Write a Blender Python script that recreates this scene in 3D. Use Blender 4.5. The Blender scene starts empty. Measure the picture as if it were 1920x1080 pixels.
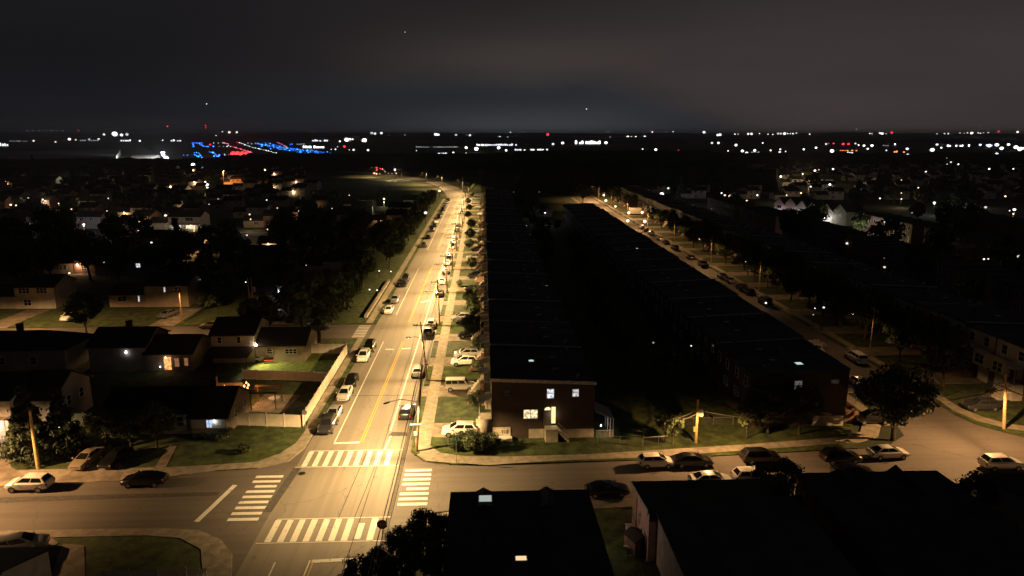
import bpy, bmesh, math, random
from mathutils import Vector, Matrix
from mathutils.geometry import tessellate_polygon
SC = bpy.context.scene
COL = SC.collection
PI = math.pi
rnd = random.Random(7)

# ------------------------------------------------------------------ camera
CH = 38.2; CF = 1330.0; YAW = math.radians(2.24); PIT = math.radians(12.3)
cam_d = bpy.data.cameras.new('camera'); cam = bpy.data.objects.new('camera', cam_d); COL.objects.link(cam)
cam_d.sensor_width = 36; cam_d.lens = CF / 1920 * 36
cam_d.clip_start = 0.5; cam_d.clip_end = 30000
cam.location = (0, 0, CH); cam.rotation_euler = (PI / 2 - PIT, 0, -YAW)
SC.camera = cam
FW = Vector((math.sin(YAW) * math.cos(PIT), math.cos(YAW) * math.cos(PIT), -math.sin(PIT)))
RT = Vector((math.cos(YAW), -math.sin(YAW), 0)); UP = RT.cross(FW)
def ray(u, v): return FW + RT * ((u - 960) / CF) + UP * ((540 - v) / CF)
def G(u, v, z=0.0):                        # point of the photograph -> place on the plane z
    d = ray(u, v); t = (z - CH) / d.z
    return Vector((d.x * t, d.y * t, z))
def GP(pts, z=0.0): return [tuple(G(u, v, z)[:2]) for u, v in pts]

# ------------------------------------------------------------------ world: night sky lit by the town
SC.view_settings.view_transform = 'Standard'; SC.view_settings.look = 'None'
SC.view_settings.exposure = 0; SC.view_settings.gamma = 1
W = bpy.data.worlds.new('World'); SC.world = W; W.use_nodes = True
nt = W.node_tree; nt.nodes.clear()
def N(t, tree=None, **k):
    n = (tree or nt).nodes.new(t)
    for a, b in k.items(): setattr(n, a, b)
    return n
def L(a, b, tree=None): (tree or nt).links.new(a, b)
def Mth(op, a, b=None, c=None, tree=None, clamp=False):
    n = N('ShaderNodeMath', tree, operation=op); n.use_clamp = clamp
    for i, x in enumerate((a, b, c)):
        if x is None: continue
        if isinstance(x, (int, float)): n.inputs[i].default_value = x
        else: L(x, n.inputs[i], tree)
    return n.outputs[0]
def MixC(f, a, b, tree=None, blend='MIX'):
    n = N('ShaderNodeMix', tree, data_type='RGBA', blend_type=blend)
    for s, x in ((n.inputs[0], f), (n.inputs[6], a), (n.inputs[7], b)):
        if isinstance(x, (int, float)): s.default_value = x
        elif isinstance(x, tuple): s.default_value = x if len(x) == 4 else (*x, 1)
        else: L(x, s, tree)
    return n.outputs[2]
def Ramp01(x, lo, hi, tree=None):
    n = N('ShaderNodeMapRange', tree, interpolation_type='SMOOTHSTEP'); n.inputs[1].default_value = lo; n.inputs[2].default_value = hi
    L(x, n.inputs[0], tree); return n.outputs[0]
tc = N('ShaderNodeTexCoord'); sep = N('ShaderNodeSeparateXYZ'); L(tc.outputs['Generated'], sep.inputs[0])
sx, sz = sep.outputs[0], sep.outputs[2]
mp = N('ShaderNodeMapping'); mp.inputs['Scale'].default_value = (1.6, 1.6, 9); L(tc.outputs['Generated'], mp.inputs[0])
nz = N('ShaderNodeTexNoise'); nz.inputs['Scale'].default_value = 1.7; nz.inputs['Detail'].default_value = 5; nz.inputs['Roughness'].default_value = .5; L(mp.outputs[0], nz.inputs[0])
nf = nz.outputs[0]
warm = MixC(Ramp01(sx, -.5, .45), (.0095, .0092, .0105), (.052, .041, .041))
blob = Mth('SUBTRACT', 1, Ramp01(Mth('ADD', Mth('ABSOLUTE', Mth('SUBTRACT', sx, .06)), Mth('MULTIPLY', nf, .1)), .02, .36))
warm = MixC(Mth('MULTIPLY', Mth('MULTIPLY', blob, Mth('SUBTRACT', 1, Ramp01(sz, .09, .17))), .75), warm, (.056, .045, .04))
blue = MixC(Ramp01(sx, -.5, .1), (.0105, .011, .0135), (.027, .0292, .0345))
glow = Mth('MULTIPLY', Mth('SUBTRACT', 1, Ramp01(sz, .0, .05)), Mth('SUBTRACT', 1, Ramp01(Mth('ABSOLUTE', Mth('SUBTRACT', sx, .06)), .0, .28)))
blue = MixC(Mth('MULTIPLY', glow, .8), blue, (.06, .0655, .073))
edge = Mth('ADD', sz, Mth('MULTIPLY', Mth('SUBTRACT', nf, .5), .075))
side = Ramp01(sx, .1, .5)
cm = Ramp01(Mth('ADD', edge, Mth('MULTIPLY', side, .11)), .042, .1)
sky = MixC(cm, blue, warm)
sky = MixC(Mth('MULTIPLY', Ramp01(sz, .09, .19), .5), sky, (.013, .012, .013))
var = Mth('ADD', .72, Mth('MULTIPLY', nf, .52))
sky = MixC(1.0, sky, var, blend='MULTIPLY')
sky = MixC(Ramp01(sz, .17, .42), sky, (.0085, .0078, .008))
low = Ramp01(sz, -.02, .0)
sky = MixC(low, (.004, .004, .005), sky)
bg = N('ShaderNodeBackground'); L(sky, bg.inputs[0]); bg.inputs[1].default_value = .92
st = N('ShaderNodeTexSky', sky_type='NISHITA'); st.sun_disc = False; st.sun_elevation = math.radians(-9); st.sun_rotation = math.radians(200)
bg2 = N('ShaderNodeBackground'); L(st.outputs[0], bg2.inputs[0]); bg2.inputs[1].default_value = .05
ad = N('ShaderNodeAddShader'); L(bg.outputs[0], ad.inputs[0]); L(bg2.outputs[0], ad.inputs[1])
wo = N('ShaderNodeOutputWorld'); L(ad.outputs[0], wo.inputs[0])

# ------------------------------------------------------------------ materials
MATS = {}
def mat(name, col, rough=.8, metal=0., var=.25, scale=1.5, col2=None, bump=0., emit=None, es=0., spec=None, coord='Object', sample=True, coat=0.):
    if name in MATS: return MATS[name]
    m = bpy.data.materials.new(name); m.use_nodes = True; t = m.node_tree; b = t.nodes['Principled BSDF']
    b.inputs['Roughness'].default_value = rough; b.inputs['Metallic'].default_value = metal
    if coat: b.inputs['Coat Weight'].default_value = coat
    if spec is not None: b.inputs['Specular IOR Level'].default_value = spec
    c = tuple(col)
    if var > 0 or col2:
        x = N('ShaderNodeTexCoord', t); n = N('ShaderNodeTexNoise', t); n.inputs['Scale'].default_value = scale; n.inputs['Detail'].default_value = 6; n.inputs['Roughness'].default_value = .62
        L(x.outputs[coord], n.inputs[0], t)
        lo = tuple(k * (1 - var) for k in c); hi = tuple(min(1, k * (1 + var)) for k in (col2 or c))
        f = Ramp01(n.outputs[0], .3, .7, t)
        L(MixC(f, (*lo, 1), (*hi, 1), t), b.inputs['Base Color'], t)
        if bump:
            bp = N('ShaderNodeBump', t); bp.inputs['Strength'].default_value = bump; bp.inputs['Distance'].default_value = .05
            L(n.outputs[0], bp.inputs['Height'], t); L(bp.outputs[0], b.inputs['Normal'], t)
    else: b.inputs['Base Color'].default_value = (*c, 1)
    if emit:
        b.inputs['Emission Color'].default_value = (*emit, 1); b.inputs['Emission Strength'].default_value = es
        if not sample: m.cycles.emission_sampling = 'NONE'
    MATS[name] = m; return m
def asphalt(name, base, tracks=None):
    if name in MATS: return MATS[name]
    m = mat(name, base, .82, var=.0); t = m.node_tree; b = t.nodes['Principled BSDF']
    x = N('ShaderNodeTexCoord', t); n1 = N('ShaderNodeTexNoise', t); n1.inputs['Scale'].default_value = .12; n1.inputs['Detail'].default_value = 8; n1.inputs['Roughness'].default_value = .65
    mpp = N('ShaderNodeMapping', t); mpp.inputs['Scale'].default_value = (1.6, .35, 1) if tracks != 'x' else (.35, 1.6, 1)
    L(x.outputs['Object'], mpp.inputs[0], t); L(mpp.outputs[0], n1.inputs[0], t)
    n2 = N('ShaderNodeTexNoise', t); n2.inputs['Scale'].default_value = 6; n2.inputs['Detail'].default_value = 4; L(x.outputs['Object'], n2.inputs[0], t)
    vor = N('ShaderNodeTexVoronoi', t, feature='DISTANCE_TO_EDGE'); vor.inputs['Scale'].default_value = .11; vor.inputs['Randomness'].default_value = 1
    n3 = N('ShaderNodeTexNoise', t); n3.inputs['Scale'].default_value = .5; n3.inputs['Detail'].default_value = 5
    L(x.outputs['Object'], n3.inputs[0], t)
    vm = N('ShaderNodeVectorMath', t, operation='MULTIPLY_ADD'); vm.inputs[1].default_value = (3, 3, 0); L(n3.outputs[1], vm.inputs[0], t); L(x.outputs['Object'], vm.inputs[2], t); L(vm.outputs[0], vor.inputs[0], t)
    crack = Ramp01(vor.outputs[0], .0, .006, t)
    f = Mth('ADD', Mth('MULTIPLY', Ramp01(n1.outputs[0], .3, .7, t), .55), Mth('MULTIPLY', n2.outputs[0], .35), tree=t)
    mp2 = N('ShaderNodeMapping', t); mp2.inputs['Scale'].default_value = (1.1, .025, 1) if tracks != 'x' else (.025, 1.1, 1)
    L(x.outputs['Object'], mp2.inputs[0], t); n4 = N('ShaderNodeTexNoise', t); n4.inputs['Scale'].default_value = 1; n4.inputs['Detail'].default_value = 3; L(mp2.outputs[0], n4.inputs[0], t)
    n5 = N('ShaderNodeTexNoise', t); n5.inputs['Scale'].default_value = .9; n5.inputs['Detail'].default_value = 2; L(x.outputs['Object'], n5.inputs[0], t)
    f = Mth('ADD', Mth('MULTIPLY', f, .75, tree=t), Mth('MULTIPLY', Ramp01(n4.outputs[0], .35, .65, t), .3, tree=t), tree=t); f = Mth('SUBTRACT', f, Mth('MULTIPLY', Ramp01(n5.outputs[0], .68, .76, t), .45, tree=t), tree=t)
    c = MixC(f, tuple(k * .55 for k in base), tuple(k * 1.3 for k in base), t)
    c = MixC(crack, tuple(k * .8 for k in base), c, t)
    L(c, b.inputs['Base Color'], t); return m
def brick(name, c1, c2, mortar, sc=1., vert=True):
    if name in MATS: return MATS[name]
    m = mat(name, c1, .9, var=.0); t = m.node_tree; b = t.nodes['Principled BSDF']
    x = N('ShaderNodeTexCoord', t); s = N('ShaderNodeSeparateXYZ', t); L(x.outputs['Object'], s.inputs[0], t)
    cb = N('ShaderNodeCombineXYZ', t); L(Mth('ADD', s.outputs[0], s.outputs[1], tree=t), cb.inputs[0], t); L(s.outputs[2], cb.inputs[1], t)
    br = N('ShaderNodeTexBrick', t); br.inputs['Scale'].default_value = 1; br.inputs['Brick Width'].default_value = .42 * sc; br.inputs['Row Height'].default_value = .14 * sc; br.inputs['Mortar Size'].default_value = .012
    br.inputs['Color1'].default_value = (*c1, 1); br.inputs['Color2'].default_value = (*c2, 1); br.inputs['Mortar'].default_value = (*mortar, 1)
    L(cb.outputs[0], br.inputs[0], t)
    n = N('ShaderNodeTexNoise', t); n.inputs['Scale'].default_value = .6; n.inputs['Detail'].default_value = 6; L(x.outputs['Object'], n.inputs[0], t)
    L(MixC(1., br.outputs[0], Mth('ADD', .5, n.outputs[0], tree=t), t, 'MULTIPLY'), b.inputs['Base Color'], t); return m
def siding(name, c, pitch=.2, var=.2, rough=.7):      # horizontal boards
    if name in MATS: return MATS[name]
    m = mat(name, c, rough, var=.0); t = m.node_tree; b = t.nodes['Principled BSDF']
    x = N('ShaderNodeTexCoord', t); s = N('ShaderNodeSeparateXYZ', t); L(x.outputs['Object'], s.inputs[0], t)
    fr = Mth('FRACT', Mth('DIVIDE', s.outputs[2], pitch, tree=t), tree=t)
    n = N('ShaderNodeTexNoise', t); n.inputs['Scale'].default_value = .8; n.inputs['Detail'].default_value = 6; L(x.outputs['Object'], n.inputs[0], t)
    cc = MixC(Ramp01(n.outputs[0], .3, .7, t), tuple(k * (1 - var) for k in c), tuple(min(1, k * (1 + var * .4)) for k in c), t)
    cc = MixC(Ramp01(fr, .0, .15, t), tuple(k * .55 for k in c), cc, t)
    L(cc, b.inputs['Base Color'], t); return m

M_ground = mat('ground_soil', (.035, .045, .018), .95, var=.5, scale=.08)
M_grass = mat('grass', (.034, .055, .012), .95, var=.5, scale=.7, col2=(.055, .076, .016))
M_grass2 = mat('floodlit_grass', (.13, .16, .02), .95, var=.4, scale=1.3)  # brighter, yellower grass: floodlight put into the colour
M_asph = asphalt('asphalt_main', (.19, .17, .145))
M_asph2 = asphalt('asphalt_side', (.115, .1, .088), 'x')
M_patch = mat('asphalt_patch', (.07, .065, .06), .85, var=.3, scale=2)
M_conc = mat('concrete_walk', (.3, .26, .2), .9, var=.28, scale=1.1)
M_conc2 = mat('concrete_drive', (.24, .2, .155), .9, var=.38, scale=.6)
M_paint = mat('road_paint_white', (.78, .76, .7), .7, var=.22, scale=3.)
def worn(name, col, under, lo=.56, hi=.68):      # paint scuffed down to the asphalt in patches
    m = mat(name, col, .7, var=.0); t = m.node_tree; b = t.nodes['Principled BSDF']; x = N('ShaderNodeTexCoord', t)
    n = N('ShaderNodeTexNoise', t); n.inputs['Scale'].default_value = 2.1; n.inputs['Detail'].default_value = 8; n.inputs['Roughness'].default_value = .75; L(x.outputs['Object'], n.inputs[0], t)
    L(MixC(Ramp01(n.outputs[0], lo, hi, t), col, under, t), b.inputs['Base Color'], t); return m
M_yel = mat('road_paint_yellow', (.75, .45, .05), .7, var=.22, scale=3.)
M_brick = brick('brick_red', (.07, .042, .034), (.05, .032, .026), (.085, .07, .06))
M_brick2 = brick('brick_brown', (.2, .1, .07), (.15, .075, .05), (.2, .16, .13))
M_found = mat('painted_foundation', (.55, .5, .42), .85, var=.2, scale=1)
M_stone = brick('stone_cladding', (.3, .24, .18), (.2, .17, .14), (.12, .1, .09), 1.6)
M_cream = siding('siding_cream', (.5, .45, .36)); M_white = siding('siding_white', (.62, .6, .56)); M_grey = siding('siding_grey', (.28, .28, .29))
M_tan = siding('siding_tan', (.36, .29, .21)); M_pink = mat('stucco_pink', (.6, .4, .33), .9, var=.2, scale=.7)
M_roof = mat('shingles_dark', (.03, .027, .026), .95, var=.35, scale=2.); M_roof2 = mat('shingles_brown', (.045, .034, .028), .95, var=.35, scale=2.)
M_flat = mat('flat_roof_felt', (.055, .055, .05), .95, var=.4, scale=.35); M_flat2 = mat('flat_roof_grey', (.085, .085, .08), .95, var=.35, scale=.35)
M_trim = mat('white_trim', (.7, .68, .63), .6, var=.1); M_coping = mat('roof_coping', (.5, .46, .42), .7, var=.3, scale=2)
M_vinyl = mat('white_vinyl_fence', (.72, .66, .56), .55, var=.1, scale=1.2); M_wood = mat('weathered_wood', (.2, .14, .09), .85, var=.4, scale=3)
M_pole = mat('utility_pole_wood', (.24, .15, .085), .9, var=.35, scale=4); M_polelit = mat('lamplit_pole_wood', (.5, .36, .17), .9, var=.3, scale=4)  # second pole wood has yellow lamplight put into its colour
M_metal = mat('galvanised_metal', (.35, .35, .36), .45, .7, var=.15); M_dark = mat('dark_metal', (.03, .03, .03), .5, .5, var=.1)
M_wire = mat('cable_black', (.02, .02, .02), .6, var=.1); M_wirel = mat('cable_pale', (.25, .23, .2), .6, var=.1)
M_glass = mat('window_glass_dark', (.012, .014, .016), .08, var=.0); M_cglass = mat('car_glass', (.01, .01, .012), .06, var=.0, spec=.6)
M_tyre = mat('tyre_rubber', (.015, .015, .015), .9, var=.2); M_rim = mat('wheel_rim', (.4, .4, .42), .35, .8, var=.05)
M_bark = mat('bark', (.07, .05, .035), .95, var=.4, scale=5)
M_leaf = mat('leaf_green', (.045, .07, .02), .7, var=.45, scale=.8, col2=(.07, .09, .03)); M_leaf2 = mat('leaf_deep', (.025, .04, .015), .75, var=.45, scale=.8)
M_con = mat('needles', (.02, .035, .016), .8, var=.4, scale=1.2); M_wood_far = mat('woodland', (.022, .03, .014), .95, var=.5, scale=.02)
M_door = mat('door_paint', (.18, .16, .15), .5, var=.1); M_gar = siding('garage_panel', (.5, .48, .44), .5)
M_signr = mat('sign_red', (.28, .02, .02), .5, var=.1); M_signg = mat('sign_green', (.02, .22, .12), .4, var=.05); M_signw = mat('sign_white', (.75, .75, .72), .5, var=.05)
M_ind = mat('industrial_cladding', (.2, .2, .21), .8, var=.2, scale=.05)
def em(name, c, s, sample=False): return mat('glow_' + name, (.02, .02, .02), .5, var=0, emit=c, es=s, sample=sample)
def em_room(name, c, s):       # a lit room behind the pane: lamp side brighter, curtains dimmer
    m = em(name, c, s); t = m.node_tree; b = t.nodes['Principled BSDF']; x = N('ShaderNodeTexCoord', t)
    n = N('ShaderNodeTexNoise', t); n.inputs['Scale'].default_value = 2.6; n.inputs['Detail'].default_value = 3; L(x.outputs['Object'], n.inputs[0], t)
    w_ = N('ShaderNodeTexWave', t); w_.inputs['Scale'].default_value = 2.2; w_.inputs['Distortion'].default_value = 2; L(x.outputs['Object'], w_.inputs[0], t)
    L(Mth('MULTIPLY', s, Mth('ADD', .2, Mth('MULTIPLY', Mth('ADD', Ramp01(n.outputs[0], .35, .65, t), Mth('MULTIPLY', w_.outputs[1], .35, tree=t), tree=t), .85, tree=t), tree=t), tree=t), b.inputs['Emission Strength'], t); return m
E_win = em_room('window_white', (.85, .92, 1), 1.0); E_warm = em_room('window_warm', (1, .78, .45), 1.35); E_orange = em_room('window_orange', (1, .42, .13), 1.5)
E_dim = em('window_dim', (.8, .75, .7), .12); E_bulb = em('bulb_warm', (1, .62, .3), 14); E_bulbw = em('bulb_white', (.85, .93, 1), 14)
E_lens = em('lens_sodium', (1, .65, .25), 20); E_tail = em('tail_red', (1, .03, .02), 1.2); E_sky = em('skylight', (.75, .95, .9), .75)

# ------------------------------------------------------------------ mesh helpers
KIDS = {}
def reg(o, p):
    if p is not None: o.parent = p; KIDS.setdefault(p, []).append(o)
    return o
class MB:
    def __init__(s): s.v = []; s.f = []; s.m = []
    def add(s, vs, fs, mi=0):
        o = len(s.v); s.v += [tuple(p) for p in vs]; s.f += [tuple(o + i for i in f) for f in fs]; s.m += [mi] * len(fs)
    def box(s, x0, x1, y0, y1, z0, z1, mi=0, M=None):
        vs = [Vector(p) for p in ((x0, y0, z0), (x1, y0, z0), (x1, y1, z0), (x0, y1, z0), (x0, y0, z1), (x1, y0, z1), (x1, y1, z1), (x0, y1, z1))]
        if M is not None: vs = [M @ p for p in vs]
        s.add(vs, ((3, 2, 1, 0), (4, 5, 6, 7), (0, 1, 5, 4), (1, 2, 6, 5), (2, 3, 7, 6), (3, 0, 4, 7)), mi)
    def tube(s, pts, rs, n=8, mi=0, cap=True):
        pts = [Vector(p) for p in pts]
        if isinstance(rs, (int, float)): rs = [rs] * len(pts)
        rings = []
        for i, p in enumerate(pts):
            d = (pts[min(i + 1, len(pts) - 1)] - pts[max(i - 1, 0)]).normalized()
            a = d.cross(Vector((0, 0, 1)))
            if a.length < .05: a = d.cross(Vector((1, 0, 0)))
            a.normalize(); b = d.cross(a)
            rings.append([p + (a * math.cos(2 * PI * k / n) + b * math.sin(2 * PI * k / n)) * rs[i] for k in range(n)])
        vs = [q for r in rings for q in r]; fs = []
        for i in range(len(pts) - 1):
            for k in range(n):
                k2 = (k + 1) % n; fs.append((i * n + k, i * n + k2, (i + 1) * n + k2, (i + 1) * n + k))
        if cap: fs.append(tuple(range(n))[::-1]); fs.append(tuple((len(pts) - 1) * n + k for k in range(n)))
        s.add(vs, fs, mi)
    def ball(s, c, r, mi=0, nu=8, nv=5, sz=1.):
        vs = [(c[0], c[1], c[2] - r * sz)]
        for j in range(1, nv):
            a = -PI / 2 + PI * j / nv
            for k in range(nu): vs.append((c[0] + r * math.cos(a) * math.cos(2 * PI * k / nu), c[1] + r * math.cos(a) * math.sin(2 * PI * k / nu), c[2] + r * sz * math.sin(a)))
        vs.append((c[0], c[1], c[2] + r * sz)); fs = []
        for k in range(nu):
            k2 = (k + 1) % nu
            fs.append((0, 1 + k2, 1 + k)); fs.append((len(vs) - 1, 1 + (nv - 2) * nu + k, 1 + (nv - 2) * nu + k2))
            for j in range(nv - 2): fs.append((1 + j * nu + k, 1 + j * nu + k2, 1 + (j + 1) * nu + k2, 1 + (j + 1) * nu + k))
        s.add(vs, fs, mi)
    def prism(s, pts, z0, z1, mi=0):
        n = len(pts); ar = sum(pts[i][0] * pts[(i + 1) % n][1] - pts[(i + 1) % n][0] * pts[i][1] for i in range(n))
        if ar < 0: pts = pts[::-1]
        vs = [(p[0], p[1], z1) for p in pts] + [(p[0], p[1], z0) for p in pts]
        tr = tessellate_polygon([[Vector((p[0], p[1], 0)) for p in pts]]); fs = []
        for a, b, c in tr:
            cr = (pts[b][0] - pts[a][0]) * (pts[c][1] - pts[a][1]) - (pts[b][1] - pts[a][1]) * (pts[c][0] - pts[a][0])
            fs.append((a, b, c) if cr > 0 else (a, c, b))
        fs += [(n + i, n + (i + 1) % n, (i + 1) % n, i) for i in range(n)]
        s.add(vs, fs, mi)
    def sheet(s, pts, z, mi=0):
        tr = tessellate_polygon([[Vector((p[0], p[1], 0)) for p in pts]]); fs = []
        for a, b, c in tr:
            cr = (pts[b][0] - pts[a][0]) * (pts[c][1] - pts[a][1]) - (pts[b][1] - pts[a][1]) * (pts[c][0] - pts[a][0])
            fs.append((a, b, c) if cr > 0 else (a, c, b))
        s.add([(p[0], p[1], z) for p in pts], fs, mi)
    def mesh(s, name, mats, smooth=False):
        me = bpy.data.meshes.new(name); me.from_pydata(s.v, [], s.f)
        for m in (mats if isinstance(mats, (list, tuple)) else [mats]): me.materials.append(m)
        if any(s.m): me.polygons.foreach_set('material_index', s.m)
        if smooth: me.polygons.foreach_set('use_smooth', [True] * len(s.f))
        me.update(); return me
    def obj(s, name, mats, parent=None, loc=None, smooth=False):
        o = bpy.data.objects.new(name, s.mesh(name, mats, smooth)); COL.objects.link(o)
        reg(o, parent)
        if loc is not None: o.location = loc
        return o
def mesh_obj(name, me, parent=None):
    o = bpy.data.objects.new(name, me); COL.objects.link(o); return reg(o, parent)
def tag(o, label=None, cat=None, group=None, kind=None):
    if label: o['label'] = label
    if cat: o['category'] = cat
    if group: o['group'] = group
    if kind: o['kind'] = kind
    return o
def thing(name, label, cat, loc=(0, 0, 0), rz=0., group=None):
    o = bpy.data.objects.new(name, None); COL.objects.link(o); o.location = loc; o.rotation_euler = (0, 0, rz); o.empty_display_size = .5
    return tag(o, label, cat, group)
def struct(name, mb, m, label=None):
    o = mb.obj(name, m); o['kind'] = 'structure'
    if label: o['label'] = label
    return o
def dup(root, loc=None, rz=None, label=None, group=None, scale=None):      # a copy of a thing with its parts and sub-parts
    def cp(q, par):
        c = q.copy(); COL.objects.link(c)
        if par is not None: c.parent = par
        for k in KIDS.get(q, ()): KIDS.setdefault(c, []).append(cp(k, c))
        return c
    r = cp(root, None)
    if loc is not None: r.location = loc
    if rz is not None: r.rotation_euler = (0, 0, rz)
    if scale is not None: r.scale = scale if isinstance(scale, tuple) else (scale,) * 3
    if label: r['label'] = label
    if group: r['group'] = group
    return r
def ordn(n):
    w = ['zeroth', 'first', 'second', 'third', 'fourth', 'fifth', 'sixth', 'seventh', 'eighth', 'ninth', 'tenth', 'eleventh', 'twelfth', 'thirteenth', 'fourteenth', 'fifteenth', 'sixteenth', 'seventeenth', 'eighteenth', 'nineteenth', 'twentieth']
    t = ['', '', 'twenty', 'thirty', 'forty', 'fifty']; tt = ['', '', 'twentieth', 'thirtieth', 'fortieth']
    if n <= 20: return w[n]
    return tt[n // 10] if n % 10 == 0 else t[n // 10] + '-' + w[n % 10]
def lamp(parent, loc, power, col, kind='POINT', r=.15, size=150, blend=.6, rot=None, wing=0, axis=1):
    d = bpy.data.lights.new('lamp_light', kind); d.energy = power; d.color = col
    d.shadow_soft_size = r
    if kind == 'SPOT': d.spot_size = math.radians(size); d.spot_blend = blend
    if wing:       # street luminaires throw more light sideways than straight down
        d.use_nodes = True; t = d.node_tree; e = t.nodes['Emission']
        tcn = N('ShaderNodeTexCoord', t); sp_ = N('ShaderNodeSeparateXYZ', t); L(tcn.outputs['Normal'], sp_.inputs[0], t)
        nz_ = Mth('MAXIMUM', Mth('ABSOLUTE', sp_.outputs[2], tree=t), .25, tree=t)
        al = Mth('ABSOLUTE', sp_.outputs[axis], tree=t); al = Mth('DIVIDE', al, Mth('ADD', Mth('SQRT', Mth('SUBTRACT', 1, Mth('MULTIPLY', sp_.outputs[2], sp_.outputs[2], tree=t), tree=t, clamp=True), tree=t), .25, tree=t), tree=t)
        L(Mth('MULTIPLY', Mth('POWER', nz_, -wing, tree=t), Mth('ADD', .6, Mth('MULTIPLY', al, .75, tree=t), tree=t), tree=t), e.inputs['Strength'], t)
    o = bpy.data.objects.new('lamp_light', d); COL.objects.link(o); o.location = loc
    if rot: o.rotation_euler = rot
    return reg(o, parent)
SOD = (1, .63, .255); SOD2 = (1, .53, .2)
M_paint = worn('road_paint_worn', (.76, .74, .68), (.2, .18, .15)); M_yel = worn('road_paint_yellow_worn', (.72, .43, .05), (.19, .16, .12))
# ------------------------------------------------------------------ ground, roads, walks
b = MB(); R0 = 14000; ring = [0, 60, 150, 400, 1200, 4000, R0]; n = 48
for r in ring[1:]: b.v += [(r * math.cos(2 * PI * k / n), r * math.sin(2 * PI * k / n) + 80, 0) for k in range(n)]
b.v.append((0, 80, 0)); c = len(b.v) - 1
for k in range(n):
    k2 = (k + 1) % n; b.f.append((c, k, k2)); b.m.append(0)
    for j in range(len(ring) - 2): b.f.append((j * n + k, (j + 1) * n + k, (j + 1) * n + k2, j * n + k2)); b.m.append(0)
struct('ground', b, M_ground)
def ribbon(pts, w):
    l, r = [], []
    for i, p in enumerate(pts):
        a = Vector(pts[max(i - 1, 0)]); c = Vector(pts[min(i + 1, len(pts) - 1)]); d = (c - a).normalized(); nn = Vector((-d.y, d.x)) * w / 2
        l.append((p[0] + nn.x, p[1] + nn.y)); r.append((p[0] - nn.x, p[1] - nn.y))
    return l + r[::-1]
ZR = .02; KW = .14
curve = [(-16, 430), (-17.2, 448), (-19.6, 470), (-25, 515), (-37, 566), (-53.5, 613), (-77, 660), (-108, 706), (-150, 752)]
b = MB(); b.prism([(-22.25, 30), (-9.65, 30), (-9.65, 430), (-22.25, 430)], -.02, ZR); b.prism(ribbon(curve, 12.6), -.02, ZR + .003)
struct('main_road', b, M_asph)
def off(l, dx, dy): return [(x + dx, y + dy) for x, y in l]
# cross street, drawn round the corners
wst = GP([(0, 915), (100, 908), (180, 906), (222, 904), (322, 896), (400, 885), (482, 880), (540, 867), (570, 842), (587, 820)])
kerbW = [(-150, 75.5)] + wst[:-1] + [(-22.3, 86.5)]
kerbSW = [(-150, 65.3), (-47.8, 65), (-32.4, 64.9), (-28.2, 64.4), (-25.3, 62.6), (-23.4, 60), (-22.3, 56.5)]
kerbNE = [(-9.6, 84.5)] + GP([(766, 850), (790, 868), (812, 872)]) + [(-4.8, 77.3), (2.4, 77.2), (18.3, 77.6), (34.4, 78.9)]
kerbSE = [(-9.65, 58), (-9.4, 62), (-8.2, 65), (-5.4, 67.2), (-1, 68), (16, 69.3), (34, 70.8), (56, 72.2), (100, 73.2)]
b = MB()
b.sheet(off(kerbW, -.3, .3) + [(-22.25, 86.5)] + [(-22.25, 56.5)] + off(kerbSW[::-1], -.3, -.3), ZR + .004)
b.sheet([(-9.65, 58)] + off(kerbSE[1:], .3, -.3) + [(100, 80.5), (73, 81.6), (69, 82.3), (67.6, 83.8), (65.6, 86.6), (64.9, 89.8), (65.3, 96), (65.3, 110), (55.9, 110), (55.9, 90), (54, 83.5), (50.5, 80.8), (46.6, 79.8), (34.4, 78.9)] + off(kerbNE[::-1][1:], .25, .25) + [(-9.65, 84.5)], ZR + .004)
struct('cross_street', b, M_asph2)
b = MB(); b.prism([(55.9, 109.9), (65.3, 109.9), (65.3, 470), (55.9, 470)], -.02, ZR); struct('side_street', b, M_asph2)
b = MB(); b.prism([(-22.3, 131), (-22.3, 141), (-260, 141), (-260, 131)], -.02, ZR)
b.prism([(-91, 205), (-101, 205), (-104, 280), (-94, 272)], -.02, ZR + .003); b.prism([(-60, 272), (-60, 282), (-240, 292), (-240, 280)], -.02, ZR + .006)
b.prism([(-91, 205), (-91, 196), (-240, 196), (-240, 205)], -.02, ZR + .009)
struct('back_street', b, M_asph2)
# grass, walks and drives
b = MB()
b.prism([(-150, 78)] + GP([(320, 878), (400, 873), (480, 868), (525, 852), (555, 832), (572, 810)]) + [(-24.3, 91), (-24.3, 130.4), (-150, 130.4)], -.05, .1)
b.prism([(-150, 63.5), (-47.8, 63.4), (-33, 63.4), (-29.5, 62.8), (-26.8, 60.8), (-25.4, 57.5), (-25, 40), (-150, 40)], -.05, .1)
b.prism([(-7, 85), (-7, 82.6), (-5.6, 80.6), (-3, 79.6), (2, 79.2), (12, 79.4), (19, 80.1), (33, 81.5), (47, 83.5), (49, 87), (53.5, 90), (53.5, 420), (-6.9, 420)], -.05, .1)
b.prism([(-150, 141.6), (-24.5, 141.6), (-24.5, 330), (-85, 330), (-85, 205), (-90, 196), (-150, 190)], -.05, .1)
b.prism([(9.8, 67), (14, 67.6), (14, 40), (9.8, 40)], -.05, .1)
b.prism([(67.6, 97), (68.2, 90.5), (69.5, 87.5), (72, 86), (120, 85), (120, 470), (67.6, 470)], -.05, .1)
b.prism([(-24.4, 330), (-24.4, 420), (-60, 600), (-160, 640), (-300, 600), (-300, 330)], -.05, .06)
struct('lawn', b, M_grass)
def strip(inner, outer): return inner + outer[::-1]
b = MB()
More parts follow.
